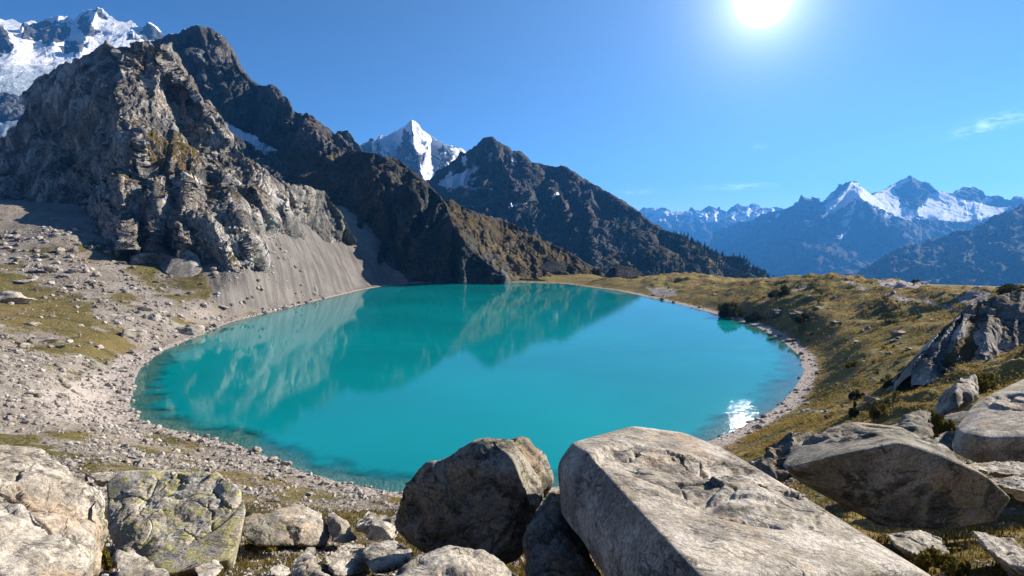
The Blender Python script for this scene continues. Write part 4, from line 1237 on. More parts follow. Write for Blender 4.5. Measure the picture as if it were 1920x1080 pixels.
boulder('dark_hump', 'dark rounded rock hump on the crest before the wooded ridge', 'rock outcrop',
        [(1132, 518, 520), (1142, 504, 526), (1162, 497, 528), (1186, 501, 526), (1205, 516, 520), (1160, 526, 512), (1165, 515, 540)], R_BUTT, 6, 12, 0.16, 0.34, 33.0)
boulder('overhang_rock', 'dark rock with overhang on the far rim of the meadow', 'rock outcrop',
        [(1692, 538, 262), (1712, 529, 266), (1730, 532, 266), (1740, 538, 262), (1715, 545, 257), (1715, 540, 272)], R_BUTT, 6, 16, 0.16, 0.34, 34.0)
boulder('trailside_rock', 'dark rock with a pale cap beside the trail on the meadow rim', 'rock',
        [(1728, 566, 205), (1738, 556, 209), (1760, 555, 210), (1785, 560, 208), (1786, 570, 203), (1740, 572, 200), (1760, 564, 214)], M_GREY, 5, 18, 0.05, 0.08, 35.0)
boulder('pale_outcrop', 'pale smooth outcrop at the end of the trail near the rim', 'rock outcrop',
        [(1786, 566, 204), (1805, 550, 212), (1830, 543, 214), (1850, 546, 214), (1862, 556, 210), (1830, 570, 200), (1800, 572, 200), (1830, 560, 220)], M_PALE, 5, 18, 0.05, 0.08, 36.0)
boulder('crag_foot_outcrop', 'pale outcrop split by a dark cleft below the foot of the rocky crag', 'rock outcrop',
        [(298, 500, 316), (318, 480, 322), (345, 466, 328), (370, 478, 326), (380, 505, 318), (362, 526, 308), (335, 522, 308), (310, 512, 310), (345, 500, 336)], R_OUT, 7, 26, 0.14, 0.30, 37.0)

# ------------------------------------------------------------------ loose rocks: ten shapes, copied
ROCKS = []
for k in range(12):
    rr = np.random.default_rng(100 + k)
    pts = rr.normal(size=(15, 3))
    pts /= np.linalg.norm(pts, axis=1)[:, None]
    pts *= np.array([1.0, 0.8, 0.62 if k % 3 else 0.38]) * (0.8 + 0.3 * rr.random((15, 1)))
    V, Fc, c, size = hull_rock(pts, 4, 30, 0.04, 0.07, 40 + k * 1.7)
    V = V - np.array([0, 0, V[:, 2].min() * 0.55])
    V /= np.abs(V[:, 0]).max()
    ROCKS.append((V, Fc))
ROCK_ME = {}


def rock_mesh(k, mat):
    key = (k, mat.name)
    if key not in ROCK_ME:
        ROCK_ME[key] = raw_mesh('loose_rock', *ROCKS[k], mat)
    return ROCK_ME[key]


def loose_rock(name, label, cat, px, py, w, k, mat, rz=0.0, sy=1.0, sz=1.0, group=None, tilt=0.0):
    """px, py: its foot in the photograph; w: width in photo pixels."""
    g = ground_hit(px, py)
    s = 0.5 * w * g[1] / F
    o = link(bpy.data.objects.new(name, rock_mesh(k, mat)))
    o.location = (g[0], g[1] + s * 0.5, place_on(g[0], g[1] + s * 0.5)[0] - s * 0.12)
    o.rotation_euler = (tilt, 0, rz)
    o.scale = (s, s * sy, s * sz)
    tag(o, label, cat, group)
    return o


for args in [
    ('pale_boulder', 'big pale flat boulder at the edge of the view on the grassy slope', 'boulder', 8, 568, 80, 3, M_PALE, 0.1, 1, 0.9),
    ('grey_boulder', 'grey flat boulder half sunk in turf above the pale flat boulder', 'boulder', 32, 532, 40, 0, M_FIELD, 0.3, 1, 0.6),
    ('block_stone', 'blocky stone at the top edge of the grass patch below the scree', 'stone', 68, 503, 22, 1, M_FIELD, 1.2, 1, 1.2),
    ('block_stone', 'grey block right beside the shadowed gap at the top of the grass patch', 'stone', 93, 513, 26, 4, M_FIELD, 0.5, 1, 1),
    ('pale_stone', 'pale egg shaped stone in the grass below the big flat boulder', 'stone', 54, 612, 32, 2, M_PALE, 0.2, 1, 0.7),
    ('pale_stone', 'pale stone lying alone in the lower tip of the grass patch near the beach', 'stone', 183, 655, 20, 5, M_PALE, 0.2, 1, 0.7),
    ('dark_sided_rock', 'rock with dark shaded side in the middle of the stony slope', 'rock', 240, 632, 44, 7, M_FIELD, 2.4, 1, 0.8),
    ('shore_boulder', 'biggest boulder on the stony shore, split into pale humps', 'boulder', 352, 628, 62, 8, M_GREY, 0.4, 1, 0.85),
    ('slope_rock', 'grey rock with a dark hollow on the slope just above the big shore boulder', 'rock', 288, 601, 26, 10, M_FIELD, 1.0, 1, 1),
    ('slope_rock', 'pale topped rock uphill of the shore boulder', 'rock', 268, 583, 26, 11, M_FIELD, 0, 1, 0.8),
    ('flat_rock', 'flat grey slab with a stepped edge on the middle of the stony slope', 'rock', 212, 594, 46, 6, M_FIELD, 0.5, 0.9, 0.6),
    ('dark_stone', 'dark stone at the upper end of the stony slope below the crag', 'stone', 174, 536, 22, 1, M_DARK, 0.9, 1, 1),
    ('ledge_rock', 'long rock ledge in gravel above the pale beach', 'rock', 70, 642, 60, 3, M_FIELD, 0.5, 0.6, 0.6),
    ('ledge_rock', 'low dark ledge beside the long rock ledge', 'rock', 100, 652, 34, 9, M_DARK, 0.5, 0.7, 0.6),
    ('gravel_stone', 'brown stone lying on gravel left of the beach', 'stone', 142, 700, 24, 0, M_DARK, 0.4, 1, 0.5),
    ('gravel_stone', 'dark pointed stone on gravel near the edge of the view', 'stone', 36, 722, 24, 2, M_DARK, 1.9, 1, 0.9),
    ('beach_slab', 'low smooth slab on the pale beach', 'rock', 208, 748, 32, 6, M_PALE, 0.1, 1, 0.5),
    ('waterline_rock', 'dark sided rock with a pale cap standing at the waterline', 'rock', 478, 850, 30, 8, M_GREY, 2.2, 1, 1.0),
    ('waterline_stone', 'white stone lying in the shallows beside the grassy shore', 'stone', 358, 827, 18, 5, M_PALE, 0, 1, 0.7),
    ('waterline_stone', 'smaller white stone in the shallows near the grass tip', 'stone', 332, 822, 14, 2, M_PALE, 0.6, 1, 0.7),
    ('shore_rock', 'blocky rock at the shore below the capped waterline rock', 'rock', 510, 868, 20, 4, M_FIELD, 0.6, 1, 0.9),
    ('shore_rock', 'reddish rock on the shore, last of the row toward the water', 'rock', 536, 873, 20, 7, M_FIELD, 1.6, 1, 0.9),
    ('turf_stone', 'grey stone with shaded face on turf behind the lichen boulder', 'stone', 262, 874, 40, 10, M_GREY, 0.4, 1, 0.8),
    ('turf_stone', 'small white stone at the tip of turf behind the lichen boulder', 'stone', 236, 868, 18, 5, M_PALE, 0.4, 1, 0.9),
    ('turf_stone', 'pale split stone above the top edge of the lichen boulder', 'stone', 298, 882, 34, 1, M_PALE, 0.9, 1, 0.8),
    ('meadow_rock', 'pale rock with shaded front on the meadow below the two shrubs', 'rock', 1642, 756, 26, 7, M_GREY, 0.4, 1, 0.8),
    ('meadow_rock', 'flat pale rock on the meadow near the beach bend', 'rock', 1520, 757, 24, 6, M_PALE, 0.2, 1, 0.4),
    ('meadow_rock', 'grey rock at the head of the stone spill below the outcrop', 'rock', 1720, 716, 34, 8, M_GREY, 0.8, 1, 0.8),
    ('meadow_rock', 'long low rock in the stone spill below the outcrop', 'rock', 1690, 732, 46, 3, M_GREY, 0.2, 0.6, 0.6),
    ('meadow_rock', 'pale round rock next to the white marker stone slope', 'rock', 1745, 714, 26, 5, M_PALE, 0.2, 1, 0.7),
    ('meadow_rock', 'pale rock on the brow of the meadow bench', 'rock', 1690, 628, 26, 4, M_PALE, 0.2, 1, 0.6),
    ('meadow_rock', 'dark low rock on the meadow bench beside the pale rock', 'rock', 1678, 642, 20, 9, M_DARK, 0.2, 1, 0.8),
    ('meadow_rock', 'flat broken rock in the middle of the tawny meadow', 'rock', 1570, 607, 30, 3, M_GREY, 0.5, 0.6, 0.5),
    ('meadow_rock', 'small scattered pale rock in the lower tawny meadow', 'rock', 1610, 640, 22, 2, M_PALE, 0.5, 1, 0.5),
    ('meadow_rock', 'flat rock near the trail below the pale outcrop', 'rock', 1755, 600, 36, 6, M_PALE, 0.5, 0.7, 0.4),
    ('shoreline_rock', 'dark rock ledge above the beach on the meadow side', 'rock', 1490, 640, 34, 9, M_DARK, 0.5, 0.8, 0.6),
    ('ledge_outcrop', 'dark stepped ledge behind the shrubs above the far beach', 'rock outcrop', 1500, 598, 44, 8, M_DARK, 0.3, 0.8, 0.9),
    ('ledge_outcrop', 'low dark ledge between the shore shrubs and the stepped ledge', 'rock outcrop', 1462, 592, 40, 3, M_DARK, 0.1, 0.8, 0.9),
    ('ledge_outcrop', 'long thin rock ledge running uphill right of the stepped ledge', 'rock outcrop', 1545, 580, 48, 6, M_DARK, 0.35, 0.5, 0.5),
    ('corner_rock', 'grey rock in dry grass right of the overhanging boulder', 'rock', 1905, 990, 50, 0, M_PALE, 0.2, 1, 0.4),
]:
    loose_rock(*args)

# marker stone
loose_rock('marker_stone', 'tiny white upright marker stone in front of the large outcrop', 'stone', 1857, 675, 9, 1, M_PALE, 0.3, 0.7, 1.7)


def sample_px(poly, n, rng):
    a = np.array(poly, float)
    out = []
    while len(out) < n:
        x, y = rng.uniform(a[:, 0].min(), a[:, 0].max()), rng.uniform(a[:, 1].min(), a[:, 1].max())
        if seg_dist(np.array([x]), np.array([y]), poly, True)[0] < 0:
            out.append((x, y))
    return out


rr = np.random.default_rng(5)
FIELDS = [
    ([(0, 400), (60, 400), (230, 470), (300, 530), (420, 580), (330, 640), (260, 650), (150, 560), (0, 500)], 88, 6, 25, [M_FIELD, M_FIELD, M_DARK],
     'grey stone scattered on the rocky slope below the crag', 'stones on the rocky slope'),
    ([(0, 610), (90, 650), (200, 700), (90, 740), (0, 760)], 42, 7, 25, [M_FIELD, M_DARK], 'grey stone scattered on the gravel above the pale beach', 'stones on the gravel'),
    ([(200, 810), (250, 800), (420, 860), (560, 890), (720, 928), (600, 950), (470, 900), (330, 878), (180, 850)], 66, 7, 28, [M_FIELD, M_PALE, M_GREY],
     'stone among the rubble along the near shore', 'stones along the near shore'),
    ([(1540, 560), (1700, 560), (1720, 640), (1700, 760), (1560, 780), (1530, 720), (1560, 660)], 32, 5, 15, [M_GREY, M_PALE], 'stone half hidden in the grass of the meadow', 'stones in the meadow'),
    ([(1160, 540), (1300, 560), (1460, 610), (1440, 560), (1300, 540)], 14, 4, 9, [M_PALE, M_GREY], 'pale stone on the grassy far shore', 'stones on the far shore'),
    ([(440, 950), (700, 940), (780, 1020), (700, 1080), (450, 1080)], 18, 7, 22, [M_PALE, M_FIELD], 'small stone lying between the front boulders', 'stones between the boulders'),
    ([(1780, 900), (1920, 900), (1920, 1075), (1780, 1075)], 8, 8, 22, [M_PALE, M_FIELD], 'small stone in dry grass by the overhanging boulder', 'stones in the dry grass'),
]
for poly, n, w0, w1, mats, lab, grp in FIELDS:
    for (x, y) in sample_px(poly, n, rr):
        w = w0 + (w1 - w0) * rr.random() ** 2.5
        loose_rock('stone', lab, 'stone', x, y, w, int(rr.integers(12)), mats[int(rr.integers(len(mats)))], rr.uniform(0, 6.28), rr.uniform(0.7, 1.1), rr.uniform(0.6, 1.1), grp)


# ------------------------------------------------------------------ gravel, rubble (uncountable)
def scatter(n, rmin, rmax, amin, amax, test, rng):
    out = []
    got = 0
    while got < n:
        m = n * 3
        r = np.exp(rng.uniform(math.log(rmin), math.log(rmax), m))
        a = rng.uniform(amin, amax, m)
        x, y = np.sin(a) * r, np.cos(a) * r
        z, sd = H(x, y)
        k = test(x, y, z, sd, r, a, rng)
        q = np.stack([x, y, z, r], -1)[k]
        out.append(q)
        got += len(q)
        if len(out) > 12:
            break
    return np.concatenate(out)[:n]


def cover_at(x, y):
    az = np.arctan2(x, y)
    r = np.hypot(x, y)
    fi = np.clip((az + 0.8) / 1.6 * 999, 0, 999).round().astype(int)
    ri = np.clip(np.log(np.maximum(r, 1)) / math.log(900) * 979, 0, 979).round().astype(int)
    return G_ATT[ri, fi]


def build_gravel():
    rng = np.random.default_rng(21)

    def test(x, y, z, sd, r, a, g):
        c = cover_at(x, y)
        p = np.clip(1 - c[:, 0] * 1.15, 0.02, 1) * np.where(c[:, 2] > 0.5, 0.75, 1) * np.where((a > 0.05) & (r > 60), 0.35, 1)
        p = np.where(sd < 6, p * 0.8 + 0.1, p)
        cl = fbm(np.stack([x, y, 0 * x], -1) / 9.0 + 40, 4)
        p = p * np.clip(0.55 + 1.1 * cl, 0.05, 1)
        return (sd > -0.5) & (g.random(len(x)) < p)
    q = scatter(26000, 9, 420, -0.74, 0.74, test, rng)
    V0, F0 = ico(1)
    n = len(q)
    size = (0.0010 + 0.0048 * rng.random(n) ** 6) * q[:, 3] + 0.025
    base = V0[None] * (0.75 + 0.5 * rng.random((n, len(V0), 1)))
    sc = np.stack([size, size * rng.uniform(0.6, 1, n), size * rng.uniform(0.4, 0.8, n)], -1)
    V = base * sc[:, None]
    th = rng.uniform(0, 6.28, n)
    c, s = np.cos(th)[:, None], np.sin(th)[:, None]
    V = np.stack([V[..., 0] * c - V[..., 1] * s, V[..., 0] * s + V[..., 1] * c, V[..., 2]], -1)
    V = V + q[:, None, :3] + np.array([0, 0, 1]) * (size * 0.2)[:, None, None]
    Fa = (F0[None] + (np.arange(n) * len(V0))[:, None, None]).reshape(-1, 3)
    tone = np.repeat(rng.random(n), len(V0))
    att = np.stack([tone, tone, tone, 0 * tone + 1], -1)
    m, N, out = new_mat('rubble')
    at = N.n('ShaderNodeVertexColor', layer_name='cover')
    sep = N.n('ShaderNodeSeparateColor')
    N.l(at.outputs['Color'], sep.inputs[0])
    tc = N.n('ShaderNodeTexCoord').outputs['Object']
    col = N.mix(N.ramp(sep.outputs[0], 0.1, 0.95), (0.17, 0.15, 0.13), (0.40, 0.36, 0.315))
    col = N.mix(1.0, col, N.mix(N.noise(tc, 6, 4, 0.7), (0.6, 0.6, 0.6), (1.3, 1.3, 1.3)), 'MULTIPLY')
    principled(N, out, col, 0.9, 0.2)
    o = link(bpy.data.objects.new('gravel', raw_mesh('gravel', V.reshape(-1, 3), Fa, m, False, att)))
    tag(o, 'loose grey rubble and pebbles over the slopes and shore', 'gravel', None, 'stuff')


build_gravel()


# ------------------------------------------------------------------ grass
def build_grass(name, label, q, blades, hgt, wid, spread, mat, rng, lean=0.5):
    """Tufts of tapering blades; q = x, y, z, r of each tuft."""
    n = len(q)
    B = n * blades
    root = np.repeat(q[:, :3], blades, 0)
    rr_ = np.repeat(q[:, 3], blades)
    sp = np.repeat(spread(q[:, 3]), blades)
    root = root + np.stack([rng.normal(size=B) * sp, rng.normal(size=B) * sp, 0 * sp - 0.02], -1)
    h = np.repeat(hgt(q[:, 3]), blades) * rng.uniform(0.5, 1.15, B)
    w = np.repeat(wid(q[:, 3]), blades)
    a = rng.uniform(0, 6.28, B)
    ln = np.abs(rng.normal(size=B)) * lean
    dx, dy = np.cos(a), np.sin(a)
    sx, sy = -dy * w, dx * w
    up = h
    mid = root + np.stack([dx * h * ln * 0.3, dy * h * ln * 0.3, up * 0.55], -1)
    tip = root + np.stack([dx * h * ln, dy * h * ln, up * (1 - 0.25 * np.minimum(ln, 1.5))], -1)
    side = np.stack([sx, sy, 0 * sx], -1)
    V = np.stack([root - side, root + side, mid + side * 0.7, mid - side * 0.7, tip], 1)
    k = np.arange(B)[:, None] * 5
    Fq = np.concatenate([k + np.array([[0, 1, 2]]), k + np.array([[0, 2, 3]]), k + np.array([[3, 2, 4]])], 0)
    tone = np.repeat(np.clip(np.repeat(rng.random(n), blades) * 0.7 + rng.random(B) * 0.4, 0, 1), 5)
    att = np.stack([tone, tone, tone, 0 * tone + 1], -1)
    o = link(bpy.data.objects.new(name, raw_mesh(name, V.reshape(-1, 3), Fq, mat, False, att)))
    tag(o, label, 'grass', None, 'stuff')


M_TURF = leaf_mat('turf_blades', (0.04, 0.038, 0.010), (0.20, 0.135, 0.036))
M_OCHRE = leaf_mat('ochre_blades', (0.15, 0.12, 0.028), (0.42, 0.30, 0.09))
rg = np.random.default_rng(33)
q = scatter(9000, 3.5, 45, -0.74, 0.74, lambda x, y, z, sd, r, a, g: (cover_at(x, y)[:, 0] + 0.25 * fbm(np.stack([x, y, 0 * x], -1) / 1.7, 3) > 0.5) & (sd > 3), rg)
build_grass('grass', 'short olive and straw grass between the front boulders', q, 16, lambda r: 0.075 + 0.002 * r, lambda r: 0.003 + 0.0005 * r, lambda r: 0.05 + 0.009 * r, M_TURF, rg)
q = scatter(15000, 45, 400, -0.2, 0.76, lambda x, y, z, sd, r, a, g: (cover_at(x, y)[:, 0] > 0.45) & (sd > 4) & (fbm(np.stack([x, y, 0 * x], -1) / 8.0, 4) > -0.05), rg)
build_grass('grass', 'tawny tussock grass covering the meadow slope', q, 5, lambda r: 0.12 + 0.0014 * r, lambda r: 0.02 + 0.0007 * r, lambda r: 0.12 + 0.002 * r, M_OCHRE, rg, 0.8)


# ------------------------------------------------------------------ shrubs
M_SHRUB = leaf_mat('shrub_leaves', (0.018, 0.024, 0.010), (0.075, 0.072, 0.022), 0.8)
M_SHRUBY = leaf_mat('yellow_shrub_leaves', (0.05, 0.05, 0.012), (0.22, 0.17, 0.035), 0.8)
M_STEM = boulder_mat('shrub_bark', (0.10, 0.07, 0.045), (0.05, 0.04, 0.03), 0.0, 0.0, 0.5, 9)


def leaf_cloud(rng, n, rx, ry, rz, leaf, lobes=7):
    cen = rng.normal(size=(lobes, 3)) * np.array([0.55, 0.55, 0.35])
    cen[:, 2] = np.abs(cen[:, 2]) + 0.25
    rad = rng.uniform(0.28, 0.52, lobes)
    which = rng.integers(lobes, size=n)
    d = rng.normal(size=(n, 3))
    d /= np.linalg.norm(d, axis=1)[:, None]
    p = cen[which] + d * (rad[which] * rng.uniform(0.55, 1.08, n))[:, None]
    p[:, 2] = np.maximum(p[:, 2], 0.02)
    p = p * np.array([rx, ry, rz])
    t1 = rng.normal(size=(n, 3))
    t1 /= np.linalg.norm(t1, axis=1)[:, None]
    t2 = np.cross(t1, rng.normal(size=(n, 3)))
    t2 /= np.linalg.norm(t2, axis=1)[:, None]
    s = leaf * rng.uniform(0.6, 1.3, n)[:, None]
    V = np.stack([p - t1 * s, p + t2 * s * 0.5, p + t1 * s, p - t2 * s * 0.5], 1).reshape(-1, 3)
    Fq = np.arange(n * 4).reshape(-1, 4)
    tone = np.repeat(np.clip(0.25 + 0.5 * rng.random(n) + 0.35 * (rng.random(lobes)[which] - 0.5), 0, 1), 4)
    return V, Fq, np.stack([tone, tone, tone, 0 * tone + 1], -1)


def stems(rng, rx, ry, rz, n=7):
    Vs, Fs = [], []
    for k in range(n):
        a = rng.uniform(0, 6.28)
        tip = np.array([cos(a) * rx * 0.6, sin(a) * ry * 0.6, rz * rng.uniform(0.5, 0.9)])
        base = tip * np.array([0.08, 0.08, 0]) - np.array([0, 0, 0.1 * rz])
        ts = np.linspace(0, 1, 5)
        b0 = len(Vs) * 0 + sum(len(v) for v in Vs)
        ring = []
        for t in ts:
            c = base + (tip - base) * t + np.array([0, 0, 0.12 * rz * sin(t * 3.1)])
            r = 0.035 * rz * (1 - 0.75 * t)
            for j in range(5):
                ring.append(c + r * np.array([cos(j * 1.2566), sin(j * 1.2566), 0]))
        Vs.append(np.array(ring))
        for i in range(4):
            for j in range(5):
                Fs.append([b0 + i * 5 + j, b0 + i * 5 + (j + 1) % 5, b0 + (i + 1) * 5 + (j + 1) % 5, b0 + (i + 1) * 5 + j])
    return np.concatenate(Vs), np.array(Fs)


def shrub(label, px, py, w, h, mat=None, seed=0, n=1500, group=None, name='shrub', depth=0.8):
    rng = np.random.default_rng(500 + seed)
    g = ground_hit(px, py)
    k = g[1] / F
    rx, rz = 0.5 * w * k, h * k
    e = link(bpy.data.objects.new(name, None))
    e.location = (g[0], g[1] + rx * 0.4, place_on(g[0], g[1] + rx * 0.4)[0] - 0.05 * rz)
    tag(e, label, 'shrub', group)
    V, Fq, att = leaf_cloud(rng, n, rx, rx * depth, rz, max(0.06 * (rx + rz), 1.1 * k))
    link(bpy.data.objects.new('foliage', raw_mesh('foliage', V, Fq, mat or M_SHRUB, False, att)), e)
    V, Fq = stems(rng, rx, rx * depth, rz)
    link(bpy.data.objects.new('stem', raw_mesh('stem', V, Fq, M_STEM)), e)
    return e


for k, (lab, px, py, w, h, mt) in enumerate([
    ('tall dark shrub above the far beach, biggest on the meadow shore', 1378, 596, 46, 25, None),
    ('round dark shrub right beside the tallest shore shrub', 1417, 604, 34, 17, None),
    ('small dark shrub at the waterside left of the tallest shore shrub', 1357, 590, 22, 14, None),
    ('dark shrub on the meadow brow below the crest boulder', 1467, 558, 34, 17, None),
    ('dark shrub hugging the stepped ledge above the beach', 1507, 606, 24, 17, None),
    ('dark round shrub on the grassy slope below the stone spill, upper one', 1605, 750, 18, 16, None),
    ('dark round shrub below the upper one on the grassy slope', 1603, 783, 18, 20, None),
    ('green bushy shrub beside the top of the overhanging boulder', 1643, 790, 22, 24, M_SHRUBY),
    ('upright dark shrub next to the stone spill', 1695, 722, 14, 18, None),
    ('low dark shrub between the meadow rocks', 1664, 730, 20, 14, None),
    ('dark shrub on the crest beside the dark rock hump', 1118, 514, 22, 14, None),
    ('dark shrub at the end of the far shore under the spur', 950, 524, 34, 22, None),
    ('dark bush crowning the large grey outcrop', 1910, 548, 60, 24, None),
    ('ochre bush growing between split boulder and shaded rock', 1770, 815, 50, 40, M_SHRUBY),
    ('ochre mossy bush above the square block', 1860, 735, 70, 26, M_SHRUBY),
    ('yellow green bush at the bottom edge under the overhanging boulder', 1792, 1085, 70, 44, M_SHRUBY),
    ('low olive bush in the shadow right of the lichen boulder', 490, 1035, 70, 24, M_SHRUBY),
    ('brown bush in the gap between white boulder and lichen boulder', 196, 1070, 40, 36, M_SHRUBY),
    ('small dark shrub at the foot of the large outcrop', 1738, 690, 30, 18, None),
    ('low shrub on the bright grass near the beach bend', 1600, 690, 30, 12, M_SHRUBY),
    ('little shrub on the meadow bank above the beach narrows', 1455, 850, 26, 14, M_SHRUBY),
]):
    shrub(lab, px, py, w, h, mt, k)

# small dwarf shrubs dotted over the meadow
rs = np.random.default_rng(77)
for (x, y) in sample_px([(1420, 560), (1560, 540), (1720, 570), (1720, 690), (1700, 760), (1540, 800), (1560, 680)], 46, rs):
    shrub('low dwarf shrub dotted among the meadow grass', x, y, rs.uniform(8, 20), rs.uniform(4, 9), M_SHRUB if rs.random() < 0.6 else M_SHRUBY, 100 + int(x), 160, 'dwarf shrubs of the meadow')


# ------------------------------------------------------------------ far conifer forest
def build_forest():
    rng = np.random.default_rng(91)
    G, PX, PY = midr
    nv, nu = PX.shape
    Vs, Fs, T = [], [], []
    b = 0
    cnt = 0
    while cnt < 3200:
        i, j = rng.integers(2, nv), rng.integers(nu)
        x, y = PX[i, j], PY[i, j]
        if x < 1120 or x > 1470 or y > 575:
            continue
        den = sstep(1120, 1330, x) * sstep(430, 480, y + 20 * math.sin(x * 0.05))
        if rng.random() > den:
            continue
        p = G[i, j]
        h = rng.uniform(8, 17)
        r = h * 0.2
        ang = rng.uniform(0, 6.28)
        for (z0, z1, rad) in ((0.08, 0.55, 1.0), (0.35, 0.8, 0.7), (0.6, 1.0, 0.45)):
            k = 6
            ring = [p + np.array([cos(ang + q * 1.047) * r * rad * (0.7 if q % 2 else 1.1), sin(ang + q * 1.047) * r * rad * (0.7 if q % 2 else 1.1), h * z0]) for q in range(k)]
            ring.append(p + np.array([0, 0, h * z1]))
            Vs += ring
            Fs += [[b + q, b + (q + 1) % k, b + k] for q in range(k)]
            T += [rng.random()] * 7
            b += 7
        cnt += 1
    T = np.array(T)
    m = leaf_mat('conifer_needles', (0.012, 0.02, 0.010), (0.05, 0.05, 0.02), 0.05)
    o = link(bpy.data.objects.new('conifer_forest', raw_mesh('conifer_forest', np.array(Vs), np.array(Fs), m, False, np.stack([T, T, T, 0 * T + 1], -1))))
    tag(o, 'dark conifer wood on the lower flank of the long ridge', 'forest', None, 'stuff')


build_forest()

# ------------------------------------------------------------------ haze
HAZE = 4.3e-5


def build_haze():
    x0, x1, y0, y1, z0, z1 = -17000, 17000, -16000, 22000, -2600, 2300
    V = [(x, y, z) for z in (z0, z1) for y in (y0, y1) for x in (x0, x1)]
    Fq = [(0, 2, 3, 1), (4, 5, 7, 6), (0, 1, 5, 4), (2, 6, 7, 3), (0, 4, 6, 2), (1, 3, 7, 5)]
    m, N, out = new_mat('haze')
    pv = N.n('ShaderNodeVolumePrincipled')
    pv.inputs['Color'].default_value = (0.09, 0.40, 1.0, 1)
    pv.inputs['Density'].default_value = HAZE
    pv.inputs['Anisotropy'].default_value = 0.2
    N.l(pv.outputs[0], out.inputs['Volume'])
    o = link(bpy.data.objects.new('haze', raw_mesh('haze', V, Fq, m, False)))
    tag(o, 'thin blue mountain haze filling the valley air', 'haze', None, 'stuff')


build_haze()


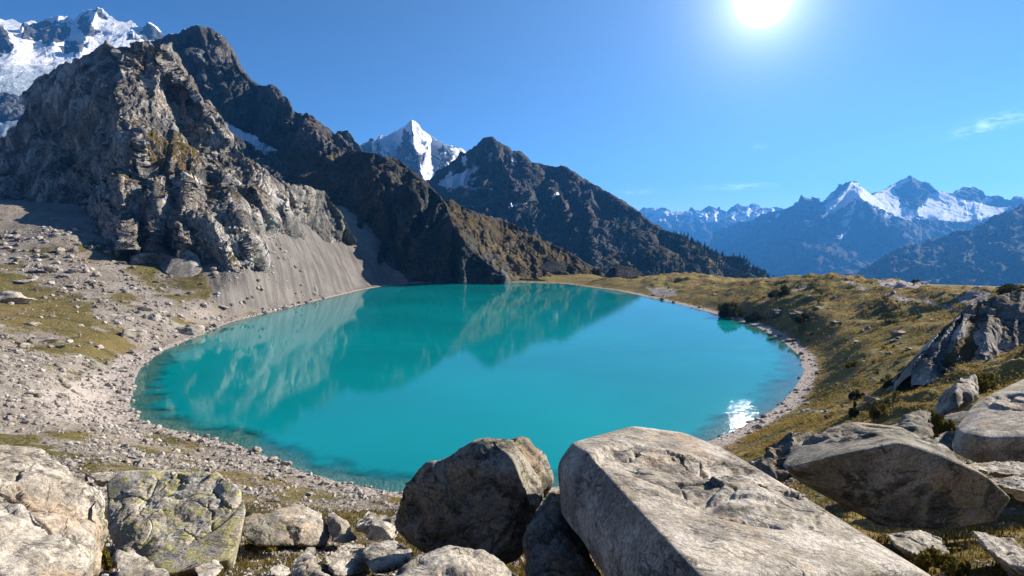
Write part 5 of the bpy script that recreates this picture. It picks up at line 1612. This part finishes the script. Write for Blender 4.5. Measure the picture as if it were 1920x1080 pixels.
# ------------------------------------------------------------------ sky and sun
def build_world():
    w = bpy.data.worlds.new('World')
    SC.world = w
    w.use_nodes = True
    t = w.node_tree
    t.nodes.clear()
    N = NT(t)
    out = N.n('ShaderNodeOutputWorld')
    sky = N.n('ShaderNodeTexSky', sky_type='NISHITA')
    sky.sun_disc = False
    sky.sun_elevation = SUN_EL
    sky.sun_rotation = SUN_AZ
    sky.altitude = 2000
    sky.air_density = 1.0
    sky.dust_density = 0.4
    sky.ozone_density = 3.0
    bg = N.n('ShaderNodeBackground')
    bg.inputs[1].default_value = 0.0200
    hs = N.n('ShaderNodeHueSaturation')
    hs.inputs['Saturation'].default_value = 1.12
    N.l(sky.outputs[0], hs.inputs['Color'])
    gm = N.n('ShaderNodeGamma')
    gm.inputs[1].default_value = 1.45
    N.l(hs.outputs[0], gm.inputs[0])
    N.l(gm.outputs[0], bg.inputs[0])
    # the sun's disc and aureole, and a few faint cirrus streaks
    d = N.n('ShaderNodeTexCoord').outputs['Generated']
    sd = (cos(DISC_EL) * sin(DISC_AZ), cos(DISC_EL) * cos(DISC_AZ), sin(DISC_EL))
    dot = N.vmath('DOT_PRODUCT', d, sd)
    ang = N.math('ARCCOSINE', N.math('MINIMUM', dot, 1.0))
    e1 = N.math('MULTIPLY', N.math('EXPONENT', N.math('MULTIPLY', N.math('POWER', N.math('DIVIDE', ang, radians(0.78)), 2.0), -1.0)), 200.0)
    e2 = N.math('MULTIPLY', N.math('EXPONENT', N.math('DIVIDE', ang, -radians(1.9))), 1.1)
    e3 = N.math('MULTIPLY', N.math('EXPONENT', N.math('DIVIDE', ang, -radians(6))), 0.05)
    glow = N.math('ADD', e1, N.math('ADD', e2, e3))
    b2 = N.n('ShaderNodeBackground')
    b2.inputs[0].default_value = (1.0, 0.98, 0.95, 1)
    N.l(glow, b2.inputs[1])
    # wide forward-scattering brightening of the blue around the sun
    b4 = N.n('ShaderNodeBackground')
    b4.inputs[0].default_value = (0.42, 0.70, 1.0, 1)
    N.l(N.math('MULTIPLY', N.math('EXPONENT', N.math('DIVIDE', ang, -radians(26))), 0.19), b4.inputs[1])
    cl = None
    for (px, py, w_, h_, s_) in ((1860, 231, 0.034, 0.008, 0.30), (1380, 350, 0.045, 0.004, 0.30), (1196, 360, 0.022, 0.003, 0.24), (1420, 275, 0.010, 0.003, 0.12)):
        sx, sz = slopes(px, py)
        v = np.array([sx, 1.0, sz])
        v /= np.linalg.norm(v)
        ax = np.cross(v, [0, 0, 1])
        ax /= np.linalg.norm(ax)
        up = np.cross(ax, v)
        if py == 231:
            ax, up = ax * cos(0.22) + up * sin(0.22), up * cos(0.22) - ax * sin(0.22)
        dv = N.vmath('SUBTRACT', d, tuple(v))
        a = N.math('POWER', N.math('DIVIDE', N.vmath('DOT_PRODUCT', dv, tuple(ax)), w_), 2.0)
        b = N.math('POWER', N.math('DIVIDE', N.vmath('DOT_PRODUCT', dv, tuple(up)), h_), 2.0)
        g = N.math('MULTIPLY', N.math('EXPONENT', N.math('MULTIPLY', N.math('ADD', a, b), -1.0)), s_)
        cl = g if cl is None else N.math('ADD', cl, g)
    nz = N.ramp(N.noise(N.scale(d, (60, 60, 260)), 1.0, 5, 0.6, 0.5), 0.35, 0.7)
    b3 = N.n('ShaderNodeBackground')
    b3.inputs[0].default_value = (1, 1, 1, 1)
    N.l(N.math('MULTIPLY', cl, nz), b3.inputs[1])
    a1 = N.n('ShaderNodeAddShader')
    N.l(bg.outputs[0], a1.inputs[0])
    N.l(b2.outputs[0], a1.inputs[1])
    a2 = N.n('ShaderNodeAddShader')
    N.l(a1.outputs[0], a2.inputs[0])
    N.l(b3.outputs[0], a2.inputs[1])
    a3 = N.n('ShaderNodeAddShader')
    N.l(a2.outputs[0], a3.inputs[0])
    N.l(b4.outputs[0], a3.inputs[1])
    N.l(a3.outputs[0], out.inputs[0])
    w.cycles.sampling_method = 'MANUAL'
    w.cycles.sample_map_resolution = 2048
    L = bpy.data.lights.new('sun', 'SUN')
    L.energy = 5.0
    L.angle = radians(0.5)
    L.color = (1.0, 0.92, 0.81)
    o = link(bpy.data.objects.new('sun', L))
    # lamp shines along -Z: point -Z away from the sun direction
    dx, dy, dz = cos(SUN_EL) * sin(SUN_AZ), cos(SUN_EL) * cos(SUN_AZ), sin(SUN_EL)
    from mathutils import Vector
    o.rotation_euler = Vector((dx, dy, dz)).to_track_quat('Z', 'Y').to_euler()
    o.location = (0, 0, 3000)


build_world()

cam = bpy.data.cameras.new('camera')
cam.sensor_width = 36
cam.lens = 36 * F / 1920
cam.clip_start = 0.1
cam.clip_end = 60000
co = link(bpy.data.objects.new('camera', cam))
co.location = (0, 0, ZC)
co.rotation_euler = (radians(90) - TH, 0, 0)
SC.camera = co

SC.view_settings.view_transform = 'Standard'
SC.view_settings.look = 'None'
SC.view_settings.exposure = 1.22
SC.view_settings.gamma = 1.0
SC.view_settings.use_curve_mapping = False
SC.cycles.use_denoising = True
SC.cycles.max_bounces = 8
SC.cycles.diffuse_bounces = 3
SC.cycles.glossy_bounces = 3
SC.cycles.transparent_max_bounces = 12
SC.cycles.volume_bounces = 1
SC.cycles.sample_clamp_indirect = 6.0
